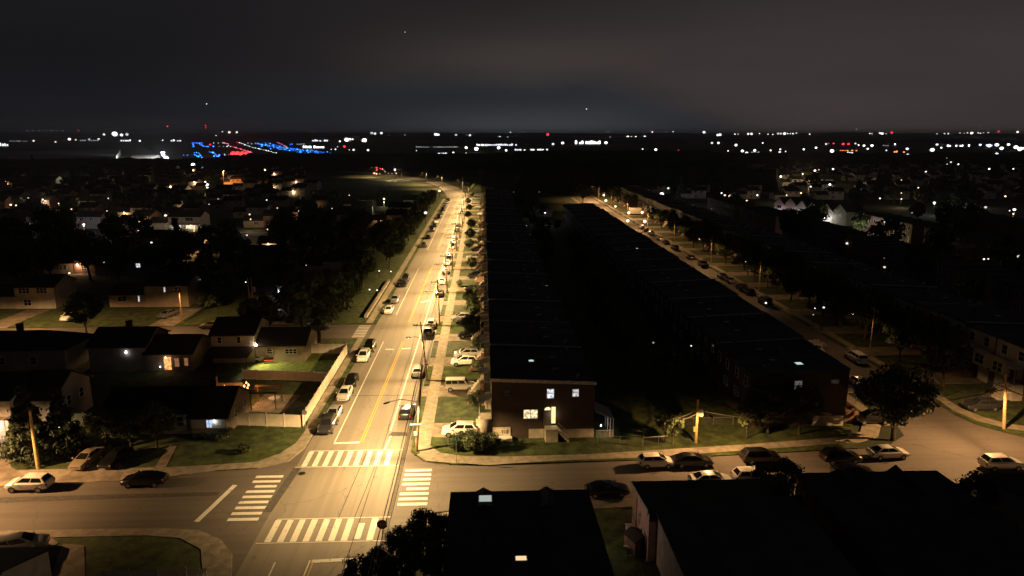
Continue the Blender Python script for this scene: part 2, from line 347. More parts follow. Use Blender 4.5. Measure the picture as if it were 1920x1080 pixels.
inW = [(-150, 78)] + GP([(320, 878), (400, 873), (480, 868), (525, 852), (555, 832), (572, 810)]) + [(-23.9, 91), (-23.9, 130.9), (-24.3, 130.9)]
b.prism(strip([(-150, 75.7)] + [(x + .05, y + .12) for x, y in wst[:-1]] + [(-22.45, 86.5), (-22.45, 92)], [(-150, 77.9)] + inW[1:-3] + [(-24.2, 92)]), -.05, KW)
b.prism([(-24.2, 92), (-23.1, 92), (-23.1, 130.9), (-24.2, 130.9)], -.05, KW)
b.prism([(-24.5, 142), (-23.1, 142), (-23.1, 425), (-24.5, 425)], -.05, KW)
b.prism(strip([(-150, 65.1), (-47.8, 64.8), (-32.4, 64.7), (-28.3, 64.2), (-25.5, 62.4), (-23.6, 59.9), (-22.5, 56.5), (-22.5, 40)], [(-150, 63.5), (-47.8, 63.4), (-33, 63.4), (-29.5, 62.8), (-26.8, 60.8), (-25.4, 57.5), (-25, 40)][:5] + [(-25.4, 57.5), (-25, 52), (-25, 40)]), -.05, KW)
neO = [(-9.0, 90), (-9.0, 82.4)] + GP([(773, 848), (800, 866), (835, 869)]) + GP([(915, 874), (1050, 865), (1195, 860)]) + [(34, 80.0), (47, 81.6), (50.4, 83.2), (52.6, 86.5), (54.1, 91), (54.1, 120)]
neI = [(-7, 90), (-7, 82.6), (-5.6, 80.6), (-3, 79.6), (2, 79.2), (12, 79.4), (19, 80.1), (33, 81.5), (46.2, 83.2), (48.9, 84.8), (51, 88), (52.5, 91.5), (52.5, 120)]
b.prism(strip(neO, neI), -.05, KW)
b.prism([(-8.7, 90), (-7, 90), (-7, 430), (-8.7, 430)], -.05, KW + .004)
b.prism([(52.5, 120), (54.1, 120), (54.1, 430), (52.5, 430)], -.05, KW)
b.prism([(66.3, 97), (67.7, 97), (67.7, 470), (66.3, 470)], -.05, KW)
b.prism(strip([(66.3, 97), (65.7, 91.5), (66.6, 87.6), (68.8, 84.9), (71.4, 83.6), (100, 82.4)], [(67.7, 97), (67.3, 92), (68.2, 88.9), (69.9, 86.6), (72, 85.4), (100, 84.2)]), -.05, KW)
b.prism(strip([(-9.2, 52), (-9, 58), (-8.7, 62), (-7.4, 64.6), (-5, 66.3), (-1, 67.4), (14, 68.6)], [(-7.2, 52), (-7, 58), (-6.6, 61), (-5.5, 63), (-3.6, 64.6), (-1, 65.7), (14, 66.9)]), -.05, KW)
b.prism([(14, 66.9), (14, 68.6), (34, 70.2), (56, 71.6), (100, 72.6), (100, 71), (56, 70), (34, 68.6)], -.05, KW)
struct('pavement', b, M_conc)
b = MB()   # verges between kerb and walk
b.prism([(-23.1, 86.9), (-22.35, 89), (-22.35, 130.6), (-23.1, 130.6)], -.05, .12); b.prism([(-23.1, 142), (-22.35, 142), (-22.35, 425), (-23.1, 425)], -.05, .12)
for k in range(24):
    y = 90 + 14.3 * k; b.prism([(-9.55, y + .5), (-8.7, y + .5), (-8.7, y + 9), (-9.55, y + 9)], -.05, .125)
b.prism(strip([(-9.3, 84), (-9.25, 81.6)] + GP([(778, 855)]), [(-9.0, 84), (-8.7, 82.6)] + GP([(788, 852)])), -.05, .15)
b.prism(strip([(-4.4, 77.4), (2.4, 77.35), (18.3, 77.75), (34.4, 79.0), (46, 79.9)], [(-4.2, 77.75)] + GP([(915, 874), (1050, 865), (1195, 860)]) + [(34, 80.0), (46, 81.5)]), -.05, .125)
b.prism([(65.45, 97), (66.3, 97), (66.3, 330), (65.45, 330)], -.05, .125); b.prism([(54.1, 120), (55.75, 120), (55.75, 420), (54.1, 420)], -.05, .125)
b.prism(strip([(65.4, 97), (65, 91.5), (66, 86.7), (68, 83.95), (71, 82.6), (100, 81.2)], [(66.3, 97), (65.7, 91.5), (66.6, 87.6), (68.8, 84.9), (71.4, 83.6), (100, 82.4)]), -.05, .125)
struct('verge', b, M_grass)
b = MB()   # concrete drives beside the terrace
for k in range(22):
    y = 99.4 + 14.3 * k; b.prism([(-7.05, y), (.3, y + .2), (.3, y + 5), (-7.05, y + 4.8)], -.05, .155)
    b.prism([(-9.55, y + .3), (-8.65, y + .2), (-8.65, y + 4.6), (-9.55, y + 4.4)], -.05, .15)
b.prism([(-7.05, 85.3), (.5, 84.4), (.5, 89.6), (-7.05, 89.6)], -.05, .155)
b.prism([(50.5, 87), (56, 86.5), (56, 89.2), (50.5, 89.8)], -.05, .15)
for k in range(18):
    y = 99 + 14.3 * k; b.prism([(48, y), (55.8, y), (55.8, y + 5), (48, y + 5)], -.05, .152)
    b.prism([(65.4, y + 3), (77.8, y + 3), (77.8, y + 8), (65.4, y + 8)], -.05, .152)
b.prism(GP([(100, 908), (222, 903), (235, 884), (215, 850), (205, 830), (180, 830), (150, 870), (125, 893)]), -.05, .152)
b.prism(GP([(0, 905), (60, 905), (20, 876), (40, 800), (-60, 800), (-60, 905)]), -.05, .152)
b.prism(GP([(288, 882), (308, 883), (332, 838), (318, 836)]), -.05, .15)
b.prism(GP([(110, 140 + 880), (82, 1000), (25, 1001), (22, 1040), (75, 1042)]), -.05, .15); b.prism(GP([(118, 1022), (158, 1025), (160, 1090), (95, 1090)]), -.05, .151)
for x in (-101, -68, -44, -120, -140): b.prism([(x, 141.2), (x + 5, 141.2), (x + 5, 156), (x, 156)], -.05, .15)
for x in (-122, -84, -50): b.prism([(x, 130.9), (x + 4.6, 130.9), (x + 4.6, 121), (x, 121)], -.05, .15)
struct('driveway', b, M_conc2)
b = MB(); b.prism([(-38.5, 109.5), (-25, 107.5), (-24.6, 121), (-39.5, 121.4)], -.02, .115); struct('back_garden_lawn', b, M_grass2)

# painted lines, each 4 mm over the asphalt
ZP = ZR + .012
def line(b, x0, y0, x1, y1, w, z=ZP, mi=0):
    d = Vector((x1 - x0, y1 - y0)).normalized(); nn = Vector((-d.y, d.x)) * w / 2
    b.sheet([(x0 + nn.x, y0 + nn.y), (x0 - nn.x, y0 - nn.y), (x1 - nn.x, y1 - nn.y), (x1 + nn.x, y1 + nn.y)], z, mi)
b = MB()
for a, c in ((84.4, 128.8), (149, 203), (236, 430)): line(b, -19.15, a, -19.1, c, .16)
for a, c in ((81.9, 86), (87.6, 430)): line(b, -12.55, a, -12.3, c, .18)
line(b, -19.3, 58.6, -18.9, 30, .14); line(b, -12.7, 58, -12.4, 30, .14); line(b, -16.2, 58.8, -16, 30, .14)
struct('edge_line', b, M_paint)
b = MB()
for a, c in ((84.2, 128.5), (142.5, 203), (236, 430)): line(b, -15.9, a, -15.55, c, .12); line(b, -15.6, a, -15.25, c, .12)
line(b, -15.85, 58.5, -15.8, 30, .1)
struct('centre_line', b, M_yel)
b = MB(); line(b, -19.2, 84.0, -16, 84.15, .45); line(b, -16, 58.6, -10.8, 58.9, .5); line(b, -29.2, 65.9, -27.9, 73.5, .55)
struct('stop_line', b, M_paint)
b = MB()
for q in ((1290, 860, 1355, 862), (1410, 857, 1480, 853)):
    p = G(400 + q[0] / 4, 440 + q[1] / 4); r = G(400 + q[2] / 4, 440 + q[3] / 4); line(b, p.x, p.y, r.x, r.y, .5)
p = G(789, 567.5); r = G(808, 563); line(b, p.x, p.y, r.x, r.y, .9)
struct('lane_marking', b, M_paint)
def crossing(name, x0, x1, y0, y1, nb, along, bw, odd=()):
    b = MB()
    for k in range(nb):
        t = (k + .5) / nb
        if along == 'x':
            x = x0 + (x1 - x0) * t; a, c = (y0, y1) if k not in odd else (y0 + .2, y1 - .9)
            b.sheet([(x - bw / 2, a), (x + bw / 2, a), (x + bw / 2 + rnd.uniform(-.03, .03), c), (x - bw / 2, c)], ZP)
        else:
            y = y0 + (y1 - y0) * t; a, c = (x0, x1) if k not in odd else (x0 + .6, x1 - .1)
            b.sheet([(a, y - bw / 2), (c, y - bw / 2), (c + rnd.uniform(-.06, .06), y + bw / 2), (a, y + bw / 2)], ZP)
    if along == 'x': line(b, x0 - .4, y0 - .15, x1 + .9, y0 - .15, .12); line(b, x0 + .4, y1 + .15, x1 + .9, y1 + .15, .12)
    struct(name, b, M_paint)
crossing('crosswalk', -22.0, -11.2, 77.7, 81.7, 9, 'x', .62, ())
crossing('crosswalk', -21.6, -10.7, 61.9, 65.9, 9, 'x', .62, (7,))
crossing('crosswalk', -26.2, -23.1, 65.6, 75.9, 9, 'y', .55, (6,))
crossing('crosswalk', -9.4, -6.3, 68.0, 76.8, 8, 'y', .55, (3,))
crossing('crosswalk', -25.6, -23.2, 131.6, 140.6, 8, 'y', .5, ())
b = MB(); b.sheet(GP([(728, 818), (765, 818), (764, 811), (735, 810)]), ZR + .008)
b.sheet([(-23.1, 67.5), (-22.2, 67.5), (-21.6, 77.4), (-22.5, 77.4)], ZR + .006); b.sheet([(-10.1, 30), (-9.7, 30), (-9.8, 130), (-10.2, 130)], ZR + .008); b.sheet([(-20, 100.6), (-10.5, 100.4), (-10.5, 100.6), (-20, 100.8)], ZR + .008)
b.sheet([(-15.2, 63), (-15.1, 63), (-14.6, 81), (-14.7, 81)], ZR + .01); b.sheet([(-13.6, 63), (-13.5, 63), (-12.9, 81), (-13.0, 81)], ZR + .01)
b.sheet([(-150, 70.4), (-60, 70.2), (-29, 71.2), (-29, 72.0), (-60, 71.6), (-150, 71.8)], ZR + .008)
struct('asphalt_repair', b, M_patch)
b = MB(); p = G(566, 888); n = 20
b.prism([(p.x + .42 * math.cos(2 * PI * k / n), p.y + .42 * math.sin(2 * PI * k / n)) for k in range(n)], ZR - .01, ZR + .02)
tag(b.obj('manhole_cover', M_dark), 'round dark iron manhole cover in the middle of the junction', 'manhole cover')

# ------------------------------------------------------------------ cars
def hull(b, prof, w, sill, endw=.84):
    xs = [p[0] for p in prof]; x0, x1 = xs[0], xs[-1]; rows = []
    for x, t in prof:
        u = abs((x - (x0 + x1) / 2) / ((x1 - x0) / 2)); wf = 1 - (1 - endw) * max(0, (u - .72) / .28) ** 1.6; ww = w * wf; s = sill + (.12 if u > .93 else 0)
        h = [(0, s), (.86 * ww, s), (ww * .985, s + .14), (ww, s + (t - s) * .55), (ww * .97, t - .09), (ww * .86, t), (0, t + .025)]
        ring = [(x, y, z) for y, z in h] + [(x, -y, z) for y, z in h[-2:0:-1]]
        rows.append(ring)
    n = len(rows[0]); vs = [p for r in rows for p in r]; fs = []
    for i in range(len(rows) - 1):
        for k in range(n):
            k2 = (k + 1) % n; fs.append((i * n + k, (i + 1) * n + k, (i + 1) * n + k2, i * n + k2))
    fs.append(tuple(range(n))); fs.append(tuple(len(vs) - n + k for k in range(n))[::-1])
    b.add(vs, fs)
def house_of(b, xb0, xb1, xr0, xr1, zb, zr, wb, wr):
    lo = [(xb0, -wb, zb), (xb1, -wb * .96, zb), (xb1, wb * .96, zb), (xb0, wb, zb)]; hi = [(xr0, -wr, zr - .02), (xr1, -wr * .97, zr), (xr1, wr * .97, zr), (xr0, wr, zr - .02)]
    mid = [((xr0 + xr1) / 2, -wr * .8, zr + .05), ((xr0 + xr1) / 2, wr * .8, zr + .05)]
    b.add(lo + hi + mid, [(0, 1, 5, 4), (1, 2, 6, 5), (2, 3, 7, 6), (3, 0, 4, 7), (4, 5, 8), (5, 6, 9, 8), (6, 7, 9), (7, 4, 8, 9)])
    return lo, hi
def inset(b, q, u0, u1, v0, v1, off=.012):
    A, B_, C_, D_ = [Vector(p) for p in q]; nn = (B_ - A).cross(D_ - A).normalized() * off
    def P(u, v): return (A * (1 - u) + B_ * u) * (1 - v) + (D_ * (1 - u) + C_ * u) * v
    c = [P(u0, v0), P(u1, v0), P(u1, v1), P(u0, v1)]
    vs = [p + nn for p in c] + [p - nn for p in c]
    b.add(vs, [(0, 1, 2, 3), (0, 4, 5, 1), (1, 5, 6, 2), (2, 6, 7, 3), (3, 7, 4, 0)])
CT = {
 'sedan': dict(L=4.75, w=.91, sill=.22, prof=[(-2.37, .55), (-2.34, .84), (-2.25, .97), (-1.5, 1.03), (-.6, 1.0), (.6, .98), (1.15, .96), (1.7, .88), (2.15, .76), (2.33, .64), (2.38, .5)], gh=(-1.95, 1.3, -1.05, .25, 1.0, 1.43, .8, .57)),
 'hatch': dict(L=4.1, w=.87, sill=.24, prof=[(-2.04, .55), (-2.03, .9), (-1.95, 1.05), (-1.4, 1.04), (.6, .99), (1.0, .97), (1.5, .88), (1.85, .76), (2.0, .64), (2.05, .5)], gh=(-1.98, 1.2, -1.55, .25, 1.02, 1.5, .77, .57)),
 'suv': dict(L=4.65, w=.94, sill=.3, prof=[(-2.3, .6), (-2.3, .98), (-2.22, 1.14), (-1.6, 1.13), (.6, 1.1), (1.1, 1.08), (1.7, 1.02), (2.1, .92), (2.27, .78), (2.33, .55)], gh=(-2.2, 1.32, -1.72, .3, 1.1, 1.68, .84, .62)),
 'boxy': dict(L=4.7, w=.93, sill=.36, prof=[(-2.3, .6), (-2.3, 1.05), (-2.26, 1.2), (-1.6, 1.18), (.6, 1.16), (1.1, 1.14), (1.9, 1.08), (2.22, 1.0), (2.32, .8), (2.36, .6)], gh=(-2.28, 1.15, -2.18, .7, 1.16, 1.84, .84, .78)),
 'van': dict(L=5.1, w=.98, sill=.26, prof=[(-2.5, .6), (-2.5, 1.0), (-2.44, 1.14), (-1.6, 1.12), (.6, 1.1), (1.4, 1.05), (2.0, .93), (2.35, .8), (2.5, .68), (2.55, .5)], gh=(-2.44, 1.75, -2.2, .7, 1.1, 1.76, .88, .72)),
 'pickup': dict(L=5.7, w=.98, sill=.4, prof=[(-2.8, .65), (-2.8, 1.0), (-2.76, 1.1), (-1.6, 1.12), (-.6, 1.14), (.6, 1.14), (1.2, 1.14), (2.0, 1.1), (2.6, 1.0), (2.8, .85), (2.86, .65)], gh=(-1.0, 1.5, -.85, .65, 1.13, 1.82, .86, .74)),
 'cargo': dict(L=5.6, w=1.0, sill=.3, prof=[(-2.75, .6), (-2.75, 1.2), (-2.72, 1.3), (-1.6, 1.3), (.9, 1.25), (1.5, 1.2), (2.1, 1.08), (2.6, .95), (2.75, .8), (2.8, .55)], gh=(-2.72, 1.95, -2.68, 1.1, 1.28, 2.45, .96, .88)),
}
PAINT = {}
def paint(c, rough=.28, metal=.25):
    k = 'car_paint_' + c
    col = dict(white=(.75, .73, .68), silver=(.42, .42, .42), black=(.012, .012, .013), dark=(.035, .035, .04), red=(.16, .012, .01), tan=(.33, .27, .19), grey=(.14, .14, .15), blue=(.02, .035, .08))[c]
    m = mat(k, col, rough, metal if c != 'white' else .05, var=0., coat=.6); return m
PROTO = {}
def car_meshes(ty):
    if ty in PROTO: return PROTO[ty]
    s = CT[ty]; w = s['w']; P_ = {}
    b = MB(); hull(b, s['prof'], w, s['sill']); lo, hi = house_of(b, *s['gh'])
    if ty == 'pickup':
        b.box(-2.7, -1.05, -.84, -.78, 1.1, 1.2); b.box(-2.7, -1.05, .78, .84, 1.1, 1.2)
    for sg in (-1, 1):
        b.box(-s['L'] * .31 - .45, -s['L'] * .31 + .45, sg * (w - .005) - .012, sg * (w - .005) + .012, .62, .7)
        b.box(s['L'] * .3 - .45, s['L'] * .3 + .45, sg * (w - .01) - .012, sg * (w - .01) + .012, .6, .68)
    P_['body'] = b.mesh('body', M_dark, True); P_['body'].set_sharp_from_angle(angle=math.radians(32))
    L_ = s['L'] / 2
    q = (lo[1], lo[2], hi[2], hi[1]); b = MB(); inset(b, q, .07, .93, .1, .93); P_['windscreen'] = b.mesh('windscreen', M_cglass)
    q = (lo[3], lo[0], hi[0], hi[3]); b = MB(); inset(b, q, .1, .9, .15, .9); P_['rear_window'] = b.mesh('rear_window', M_cglass)
    q1 = (lo[0], lo[1], hi[1], hi[0]); q2 = (lo[2], lo[3], hi[3], hi[2]); P_['side'] = []
    cuts = ((.08, .46), (.5, .9)) if ty not in ('van', 'boxy') else ((.05, .3), (.33, .6), (.63, .92))
    if ty == 'pickup': cuts = ((.1, .42), (.47, .86))
    if ty == 'cargo': cuts = ((.66, .92),)
    for u0, u1 in cuts:
        b = MB(); inset(b, q1, u0, u1, .14, .88); P_['side'].append(b.mesh('side_window', M_cglass))
        b = MB(); inset(b, q2, 1 - u1, 1 - u0, .14, .88); P_['side'].append(b.mesh('side_window', M_cglass))
    hz = s['prof'][-2][1]; tz = s['prof'][1][1]; P_['head'] = []; P_['tail'] = []
    for sg in (-1, 1):
        b = MB(); y = sg * w * .66; b.box(L_ - .2, L_ - .02, min(y, y + sg * .18), max(y, y + sg * .18), hz - .1, hz + .06); P_['head'].append(b.mesh('headlight', M_rim))
        b = MB(); b.box(-L_ - .0, -L_ + .2, min(y, y + sg * .19), max(y, y + sg * .19), tz - .22, tz); P_['tail'].append(b.mesh('tail_light', mat('tail_lens', (.25, .01, .01), .25, var=0)))
    b = MB(); b.box(L_ - .14, L_ + .0, -.5, .5, .42, .6); P_['grille'] = b.mesh('grille', M_dark)
    R_ = .33 if ty in ('sedan', 'hatch') else .37
    b = MB(); n = 18
    for sg in (0,):
        vs = []
        for r, y in ((R_ * .62, -.11), (R_ * .96, -.11), (R_, -.08), (R_, .08), (R_ * .96, .11), (R_ * .62, .11)): vs += [(r * math.cos(2 * PI * k / n), y, r * math.sin(2 * PI * k / n)) for k in range(n)]
        fs = []
        for j in range(5):
            for k in range(n): k2 = (k + 1) % n; fs.append((j * n + k, j * n + k2, (j + 1) * n + k2, (j + 1) * n + k))
        b.add(vs, fs)
    P_['tyre'] = b.mesh('tyre', M_tyre)
    b = MB()
    for k in range(5):
        a = 2 * PI * k / 5; b.box(.02, R_ * .6, -.07, .095, -.04, .04, M=Matrix.Rotation(a, 4, 'Y'))
    vs = [(R_ * .64 * math.cos(2 * PI * k / n), y, R_ * .64 * math.sin(2 * PI * k / n)) for y in (-.085, .085) for k in range(n)]
    b.add(vs, [tuple(range(n)), tuple(range(n, 2 * n))[::-1]] + [(k, (k + 1) % n, n + (k + 1) % n, n + k) for k in range(n)])
    P_['rim'] = b.mesh('rim', M_rim)
    P_['mirror'] = []
    gx = s['gh'][1] - .35
    for sg in (-1, 1):
        b = MB(); y = sg * (w + .02); b.box(gx, gx + .14, min(y, y + sg * .16), max(y, y + sg * .16), s['gh'][4] + .0, s['gh'][4] + .15); P_['mirror'].append(b.mesh('wing_mirror', M_dark))
    P_['R'] = R_; PROTO[ty] = P_; return P_
def car(ty, col, loc, rz, label, cat='car', group=None, name=None, detail=True):
    P_ = car_meshes(ty); s = CT[ty]
    names = dict(sedan='sedan_car', hatch='hatchback_car', suv='suv_car', boxy='boxy_suv_car', van='minivan', pickup='pickup_truck', cargo='delivery_van')
    t = thing(name or names[ty], label, cat, (loc[0], loc[1], loc[2] if len(loc) > 2 else ZR), rz, group)
    pm = paint(col)
    bo = mesh_obj('body', P_['body'], t); bo.material_slots[0].link = 'OBJECT'; bo.material_slots[0].material = pm
    mesh_obj('windscreen', P_['windscreen'], t); mesh_obj('rear_window', P_['rear_window'], t) if ty != 'cargo' else None
    for m in P_['side']: mesh_obj('side_window', m, t)
    if detail:
        for m in P_['head']: mesh_obj('headlight', m, t)
        for m in P_['tail']: mesh_obj('tail_light', m, t)
        mesh_obj('grille', P_['grille'], t)
        for m in P_['mirror']:
            o = mesh_obj('wing_mirror', m, t); o.material_slots[0].link = 'OBJECT'; o.material_slots[0].material = pm
    for fx in (-.31, .3):
        for sg in (-1, 1):
            wl = mesh_obj('wheel', P_['tyre'], t); wl.location = (s['L'] * fx, sg * (s['w'] - .07), P_['R'])
            if detail: mesh_obj('rim', P_['rim'], wl)
    return t
UPW = PI / 2; DNW = -PI / 2
def kcar(v, x, ty, col, rz, label, group=None, **k):
    p = G(900, v); return car(ty, col, (x + rnd.uniform(-.1, .1), p.y), rz + rnd.uniform(-.02, .02), label, 'car' if ty not in ('pickup', 'cargo', 'van') else {'pickup': 'pickup truck', 'cargo': 'van', 'van': 'minivan'}[ty], group, **k)
gA = 'cars parked along the left kerb of the main road'; gB = 'cars parked along the right kerb of the main road'
for v, ty, col, lb in ((801, 'suv', 'dark', 'dark brown estate car parked nearest the junction on the left kerb of the main road'),
    (779, 'sedan', 'silver', 'pale silver saloon parked directly behind the dark car nearest the junction, by the fence corner'),
    (741, 'sedan', 'white', 'white saloon facing the camera beside the long white garden fence'),
    (716, 'sedan', 'black', 'black saloon parked behind the white saloon, level with the cross fence of the gardens'),
    (672, 'suv', 'white', 'white estate car with dark rear glass parked near the far corner of the white fence'),
    (654, 'suv', 'black', 'black car parked tight behind the white estate car at the far fence corner'),
    (585, 'hatch', 'white', 'small white car, nearer of the two pale cars below the low retaining wall'),
    (564, 'sedan', 'silver', 'silver saloon, farther of the two pale cars below the low retaining wall'),
    (535, 'sedan', 'black', 'black saloon, nearer of two dark cars by the lit patch of lawn'),
    (525, 'suv', 'dark', 'dark tall car, farther of two dark cars by the lit patch of lawn')):
    kcar(v, -20.9, ty, col, DNW, lb, gA)
fl = [(463, 'suv', 'dark'), (447, 'sedan', 'black'), (434, 'suv', 'dark'), (425, 'sedan', 'dark'), (417, 'sedan', 'white'), (409, 'suv', 'black'), (402, 'sedan', 'dark'), (395, 'suv', 'black'), (389, 'sedan', 'dark'), (382, 'suv', 'silver'), (376, 'sedan', 'black')]
for i, (v, ty, col) in enumerate(fl): kcar(v, -20.9, ty, col, DNW, '%s car in the far line on the left kerb, %s beyond the tree shadow' % ({'dark': 'dark', 'black': 'black', 'white': 'white', 'silver': 'silver'}[col], ordn(i + 1)), gA, detail=False)
c_ = kcar(778, -10.9, 'suv', 'black', UPW, 'glossy black car by the first pole right of the road, red light on it', gB)
for v, ty, col, lb in ((701, 'suv', 'silver', 'silver car parked alone behind a pole foot, second back on the right kerb'),
    (626, 'suv', 'black', 'black car with tail to camera, front one of a close pair on the right kerb'),
    (611, 'suv', 'white', 'white topped car parked ahead of the black one in the close kerb pair'),
    (553, 'sedan', 'black', 'dark saloon by the third pole on the right kerb'),
    (531, 'suv', 'white', 'white car washed out under the brightest pool of lamp light'),
    (511, 'sedan', 'silver', 'pale saloon just past the brightest pool of light on the right kerb'),
    (496, 'suv', 'white', 'white estate car two places past the brightest pool of light')):
    kcar(v, -10.95, ty, col, UPW, lb, gB)
for i, (v, ty, col) in enumerate([(482, 'sedan', 'black'), (466, 'hatch', 'white'), (457, 'suv', 'white'), (448, 'sedan', 'silver'), (434, 'suv', 'dark'), (425, 'sedan', 'black'), (401, 'suv', 'dark'), (392, 'sedan', 'white')]):
    kcar(v, -10.95, ty, col, UPW, '%s car in the far line on the right kerb, %s from its near end' % (col, ordn(i + 1)), gB, detail=False)
gD = 'cars standing in the driveways of the long terrace'
def gcar(u, v, ty, col, rz, label, group=None, z=ZR, **k):
    p = G(u, v, z); return car(ty, col, (p.x, p.y, z), rz, label, 'car' if ty not in ('pickup', 'cargo', 'van') else {'pickup': 'pickup truck', 'cargo': 'van', 'van': 'minivan'}[ty], group, **k)
gcar(862, 815, 'suv', 'white', PI, 'white car with black glass backed beside the round bushes at the terrace end', gD, .16)
gcar(863, 731, 'boxy', 'white', 0, 'white boxy off-roader with roof hatch in the second driveway', gD, .16)
gcar(871, 684, 'suv', 'white', PI, 'white estate car, nearer of two side by side in the third driveway', gD, .16)
gcar(876, 670, 'suv', 'silver', PI, 'silver estate car, farther of two side by side in the third driveway', gD, .16)
gcar(882, 632, 'sedan', 'black', PI, 'black saloon in the fourth driveway under a dark tree', gD, .16)
gcar(866, 601, 'suv', 'silver', PI, 'silver car with a bright headlamp glint in the fifth driveway', gD, .16)
gcar(876, 607, 'sedan', 'black', PI, 'black car beside the silver one in the fifth driveway', gD, .16)
for i, (u, v, ty, col) in enumerate([(893, 571, 'suv', 'dark'), (889, 545, 'sedan', 'dark'), (892, 520, 'suv', 'black'), (893, 500, 'sedan', 'grey'), (888, 486, 'suv', 'silver'), (896, 470, 'sedan', 'dark'), (888, 437, 'suv', 'silver'), (904, 404, 'suv', 'white'), (899, 390, 'sedan', 'silver'), (893, 374, 'cargo', 'white')]):
    gcar(u, v, ty, col, PI, '%s vehicle in a distant terrace driveway, %s beyond the fifth drive' % (col, ordn(i + 1)), gD, .16, detail=False)
gC = 'cars along the cross street'
gcar(57, 917, 'suv', 'white', PI - .03, 'white coupe-shaped car facing left at the left edge of the cross street', gC)
gcar(272, 908, 'sedan', 'black', PI, 'black saloon with a lit headlamp glint, facing left before the dark lawns', gC)
gcar(165, 868, 'sedan', 'tan', DNW - .1, 'dusty gold saloon nose out in the driveway beside the big conifer', gC, .16)
gcar(218, 866, 'sedan', 'black', DNW - .1, 'black saloon nose out in the driveway, right of the gold one', gC, .16)
gcar(1230, 874, 'hatch', 'white', .02, 'white hatchback with sunroof on the far kerb of the cross street', gC)
gcar(1297, 872, 'sedan', 'black', .02, 'black saloon with pale rear glass parked nose on from the white hatchback', gC)
gcar(1425, 866, 'suv', 'black', .04, 'black estate car with one red tail lamp, alone past the pole', gC)
gcar(1575, 866, 'suv', 'black', .05, 'black car hidden in the shade of the big street tree', gC)
gcar(1664, 857, 'sedan', 'white', .05, 'white saloon parked at the foot of the big street tree', gC)
gcar(1138, 927, 'sedan', 'black', .03, 'black saloon on the near kerb, left of the pink walled house', gC)
gcar(1332, 908, 'sedan', 'white', .03, 'white saloon half hidden behind the near roof, left one of two', gC)
gcar(1412, 904, 'suv', 'white', .03, 'white car half hidden behind the near roof, right one of two', gC)
gcar(1598, 893, 'sedan', 'dark', .03, 'dark car showing only two glints above the gabled roof', gC)
gcar(1876, 878, 'suv', 'white', .0, 'car with dazzling white roof beside the right-hand near house', gC)
gcar(38, 1034, 'suv', 'silver', .35, 'pale car in the short drive at the lower left corner', gC, .16)
gE = 'cars along the right-hand side street'
pk = gcar(1527, 662, 'pickup', 'white', UPW, 'white pickup with a ladder rack over its bed, by the dark terrace', gE)
b = MB()
for x in (-2.6, -1.1, .8):
    b.box(x - .05, x + .05, -.85, -.77, 1.15, 2.05); b.box(x - .05, x + .05, .77, .85, 1.15, 2.05); b.box(x - .06, x + .06, -.85, .85, 2.05, 2.15)
for y in (-.8, .8, .3, -.3): b.box(-2.7, .95, y - .04, y + .04, 2.15, 2.23)
b.obj('ladder_rack', M_trim, pk)
gcar(1604, 677, 'van', 'white', UPW, 'long white minivan with black rear glass on the side street', gE)
gcar(1612, 725, 'sedan', 'white', DNW, 'white saloon on the side street beside the terrace corner', gE)
gcar(1652, 751, 'sedan', 'dark', DNW, 'dark saloon behind the big street tree on the side street', gE)
gcar(1633, 792, 'suv', 'black', PI, 'black car in the drive at the foot of the right terrace', gE, .16)
gcar(1838, 768, 'suv', 'dark', PI, 'dark car in the drive under the crossing cables on the right', gE, .16)
for i, (v, ty, col) in enumerate([(431, 'suv', 'white'), (436, 'sedan', 'red'), (442, 'suv', 'grey'), (453, 'sedan', 'tan'), (460, 'sedan', 'black'), (470, 'suv', 'dark'), (489, 'sedan', 'black'), (503, 'pickup', 'dark'), (525, 'sedan', 'dark'), (533, 'sedan', 'grey'), (548, 'suv', 'black'), (556, 'suv', 'dark'), (575, 'boxy', 'dark')]):
    p = G(1300, v); kcar(v, 64.1, ty, col, UPW, '%s %s on the right kerb of the side street, %s from its far end' % (col, 'pickup' if ty == 'pickup' else 'car', ordn(i + 1)), gE, detail=v > 500)
for i, y in enumerate([160, 168, 180, 187, 200, 214, 226, 240, 252, 266, 276, 290, 304, 318]):
    car(['sedan', 'suv'][i % 2], ['white', 'silver', 'dark', 'black', 'white'][i % 5], (57.2, y), DNW, '%s car on the left kerb of the side street, %s peeking past the roofs' % (['white', 'silver', 'dark', 'black', 'white'][i % 5], ordn(i + 1)), 'car', gE, detail=False)
gF = 'vehicles in the left-hand back streets'
gcar(131, 600, 'suv', 'white', DNW, 'white car nose out before the pale split-level house', gF, .16)
gcar(398, 615, 'sedan', 'tan', PI, 'beige saloon side-on in the back street between dark roofs', gF)
gcar(521, 597, 'pickup', 'silver', DNW, 'silver pickup in the drive of the house with the blue-white lamp', gF, .16)
gcar(548, 602, 'sedan', 'dark', DNW, 'dark saloon right of the silver pickup in the back street', gF, .16)
gcar(315, 594, 'sedan', 'grey', DNW - .3, 'dim grey car in a dark drive of the back street', gF, .16)
gcar(386, 464, 'cargo', 'white', UPW + .1, 'white van driving in the lit bend of the back street', gF)
gcar(440, 438, 'sedan', 'dark', 0, 'dark car parked in the bend beyond the white van', gF)
gcar(598, 617, 'sedan', 'grey', 0, 'grey car beneath the big roadside tree on the back street', gF)

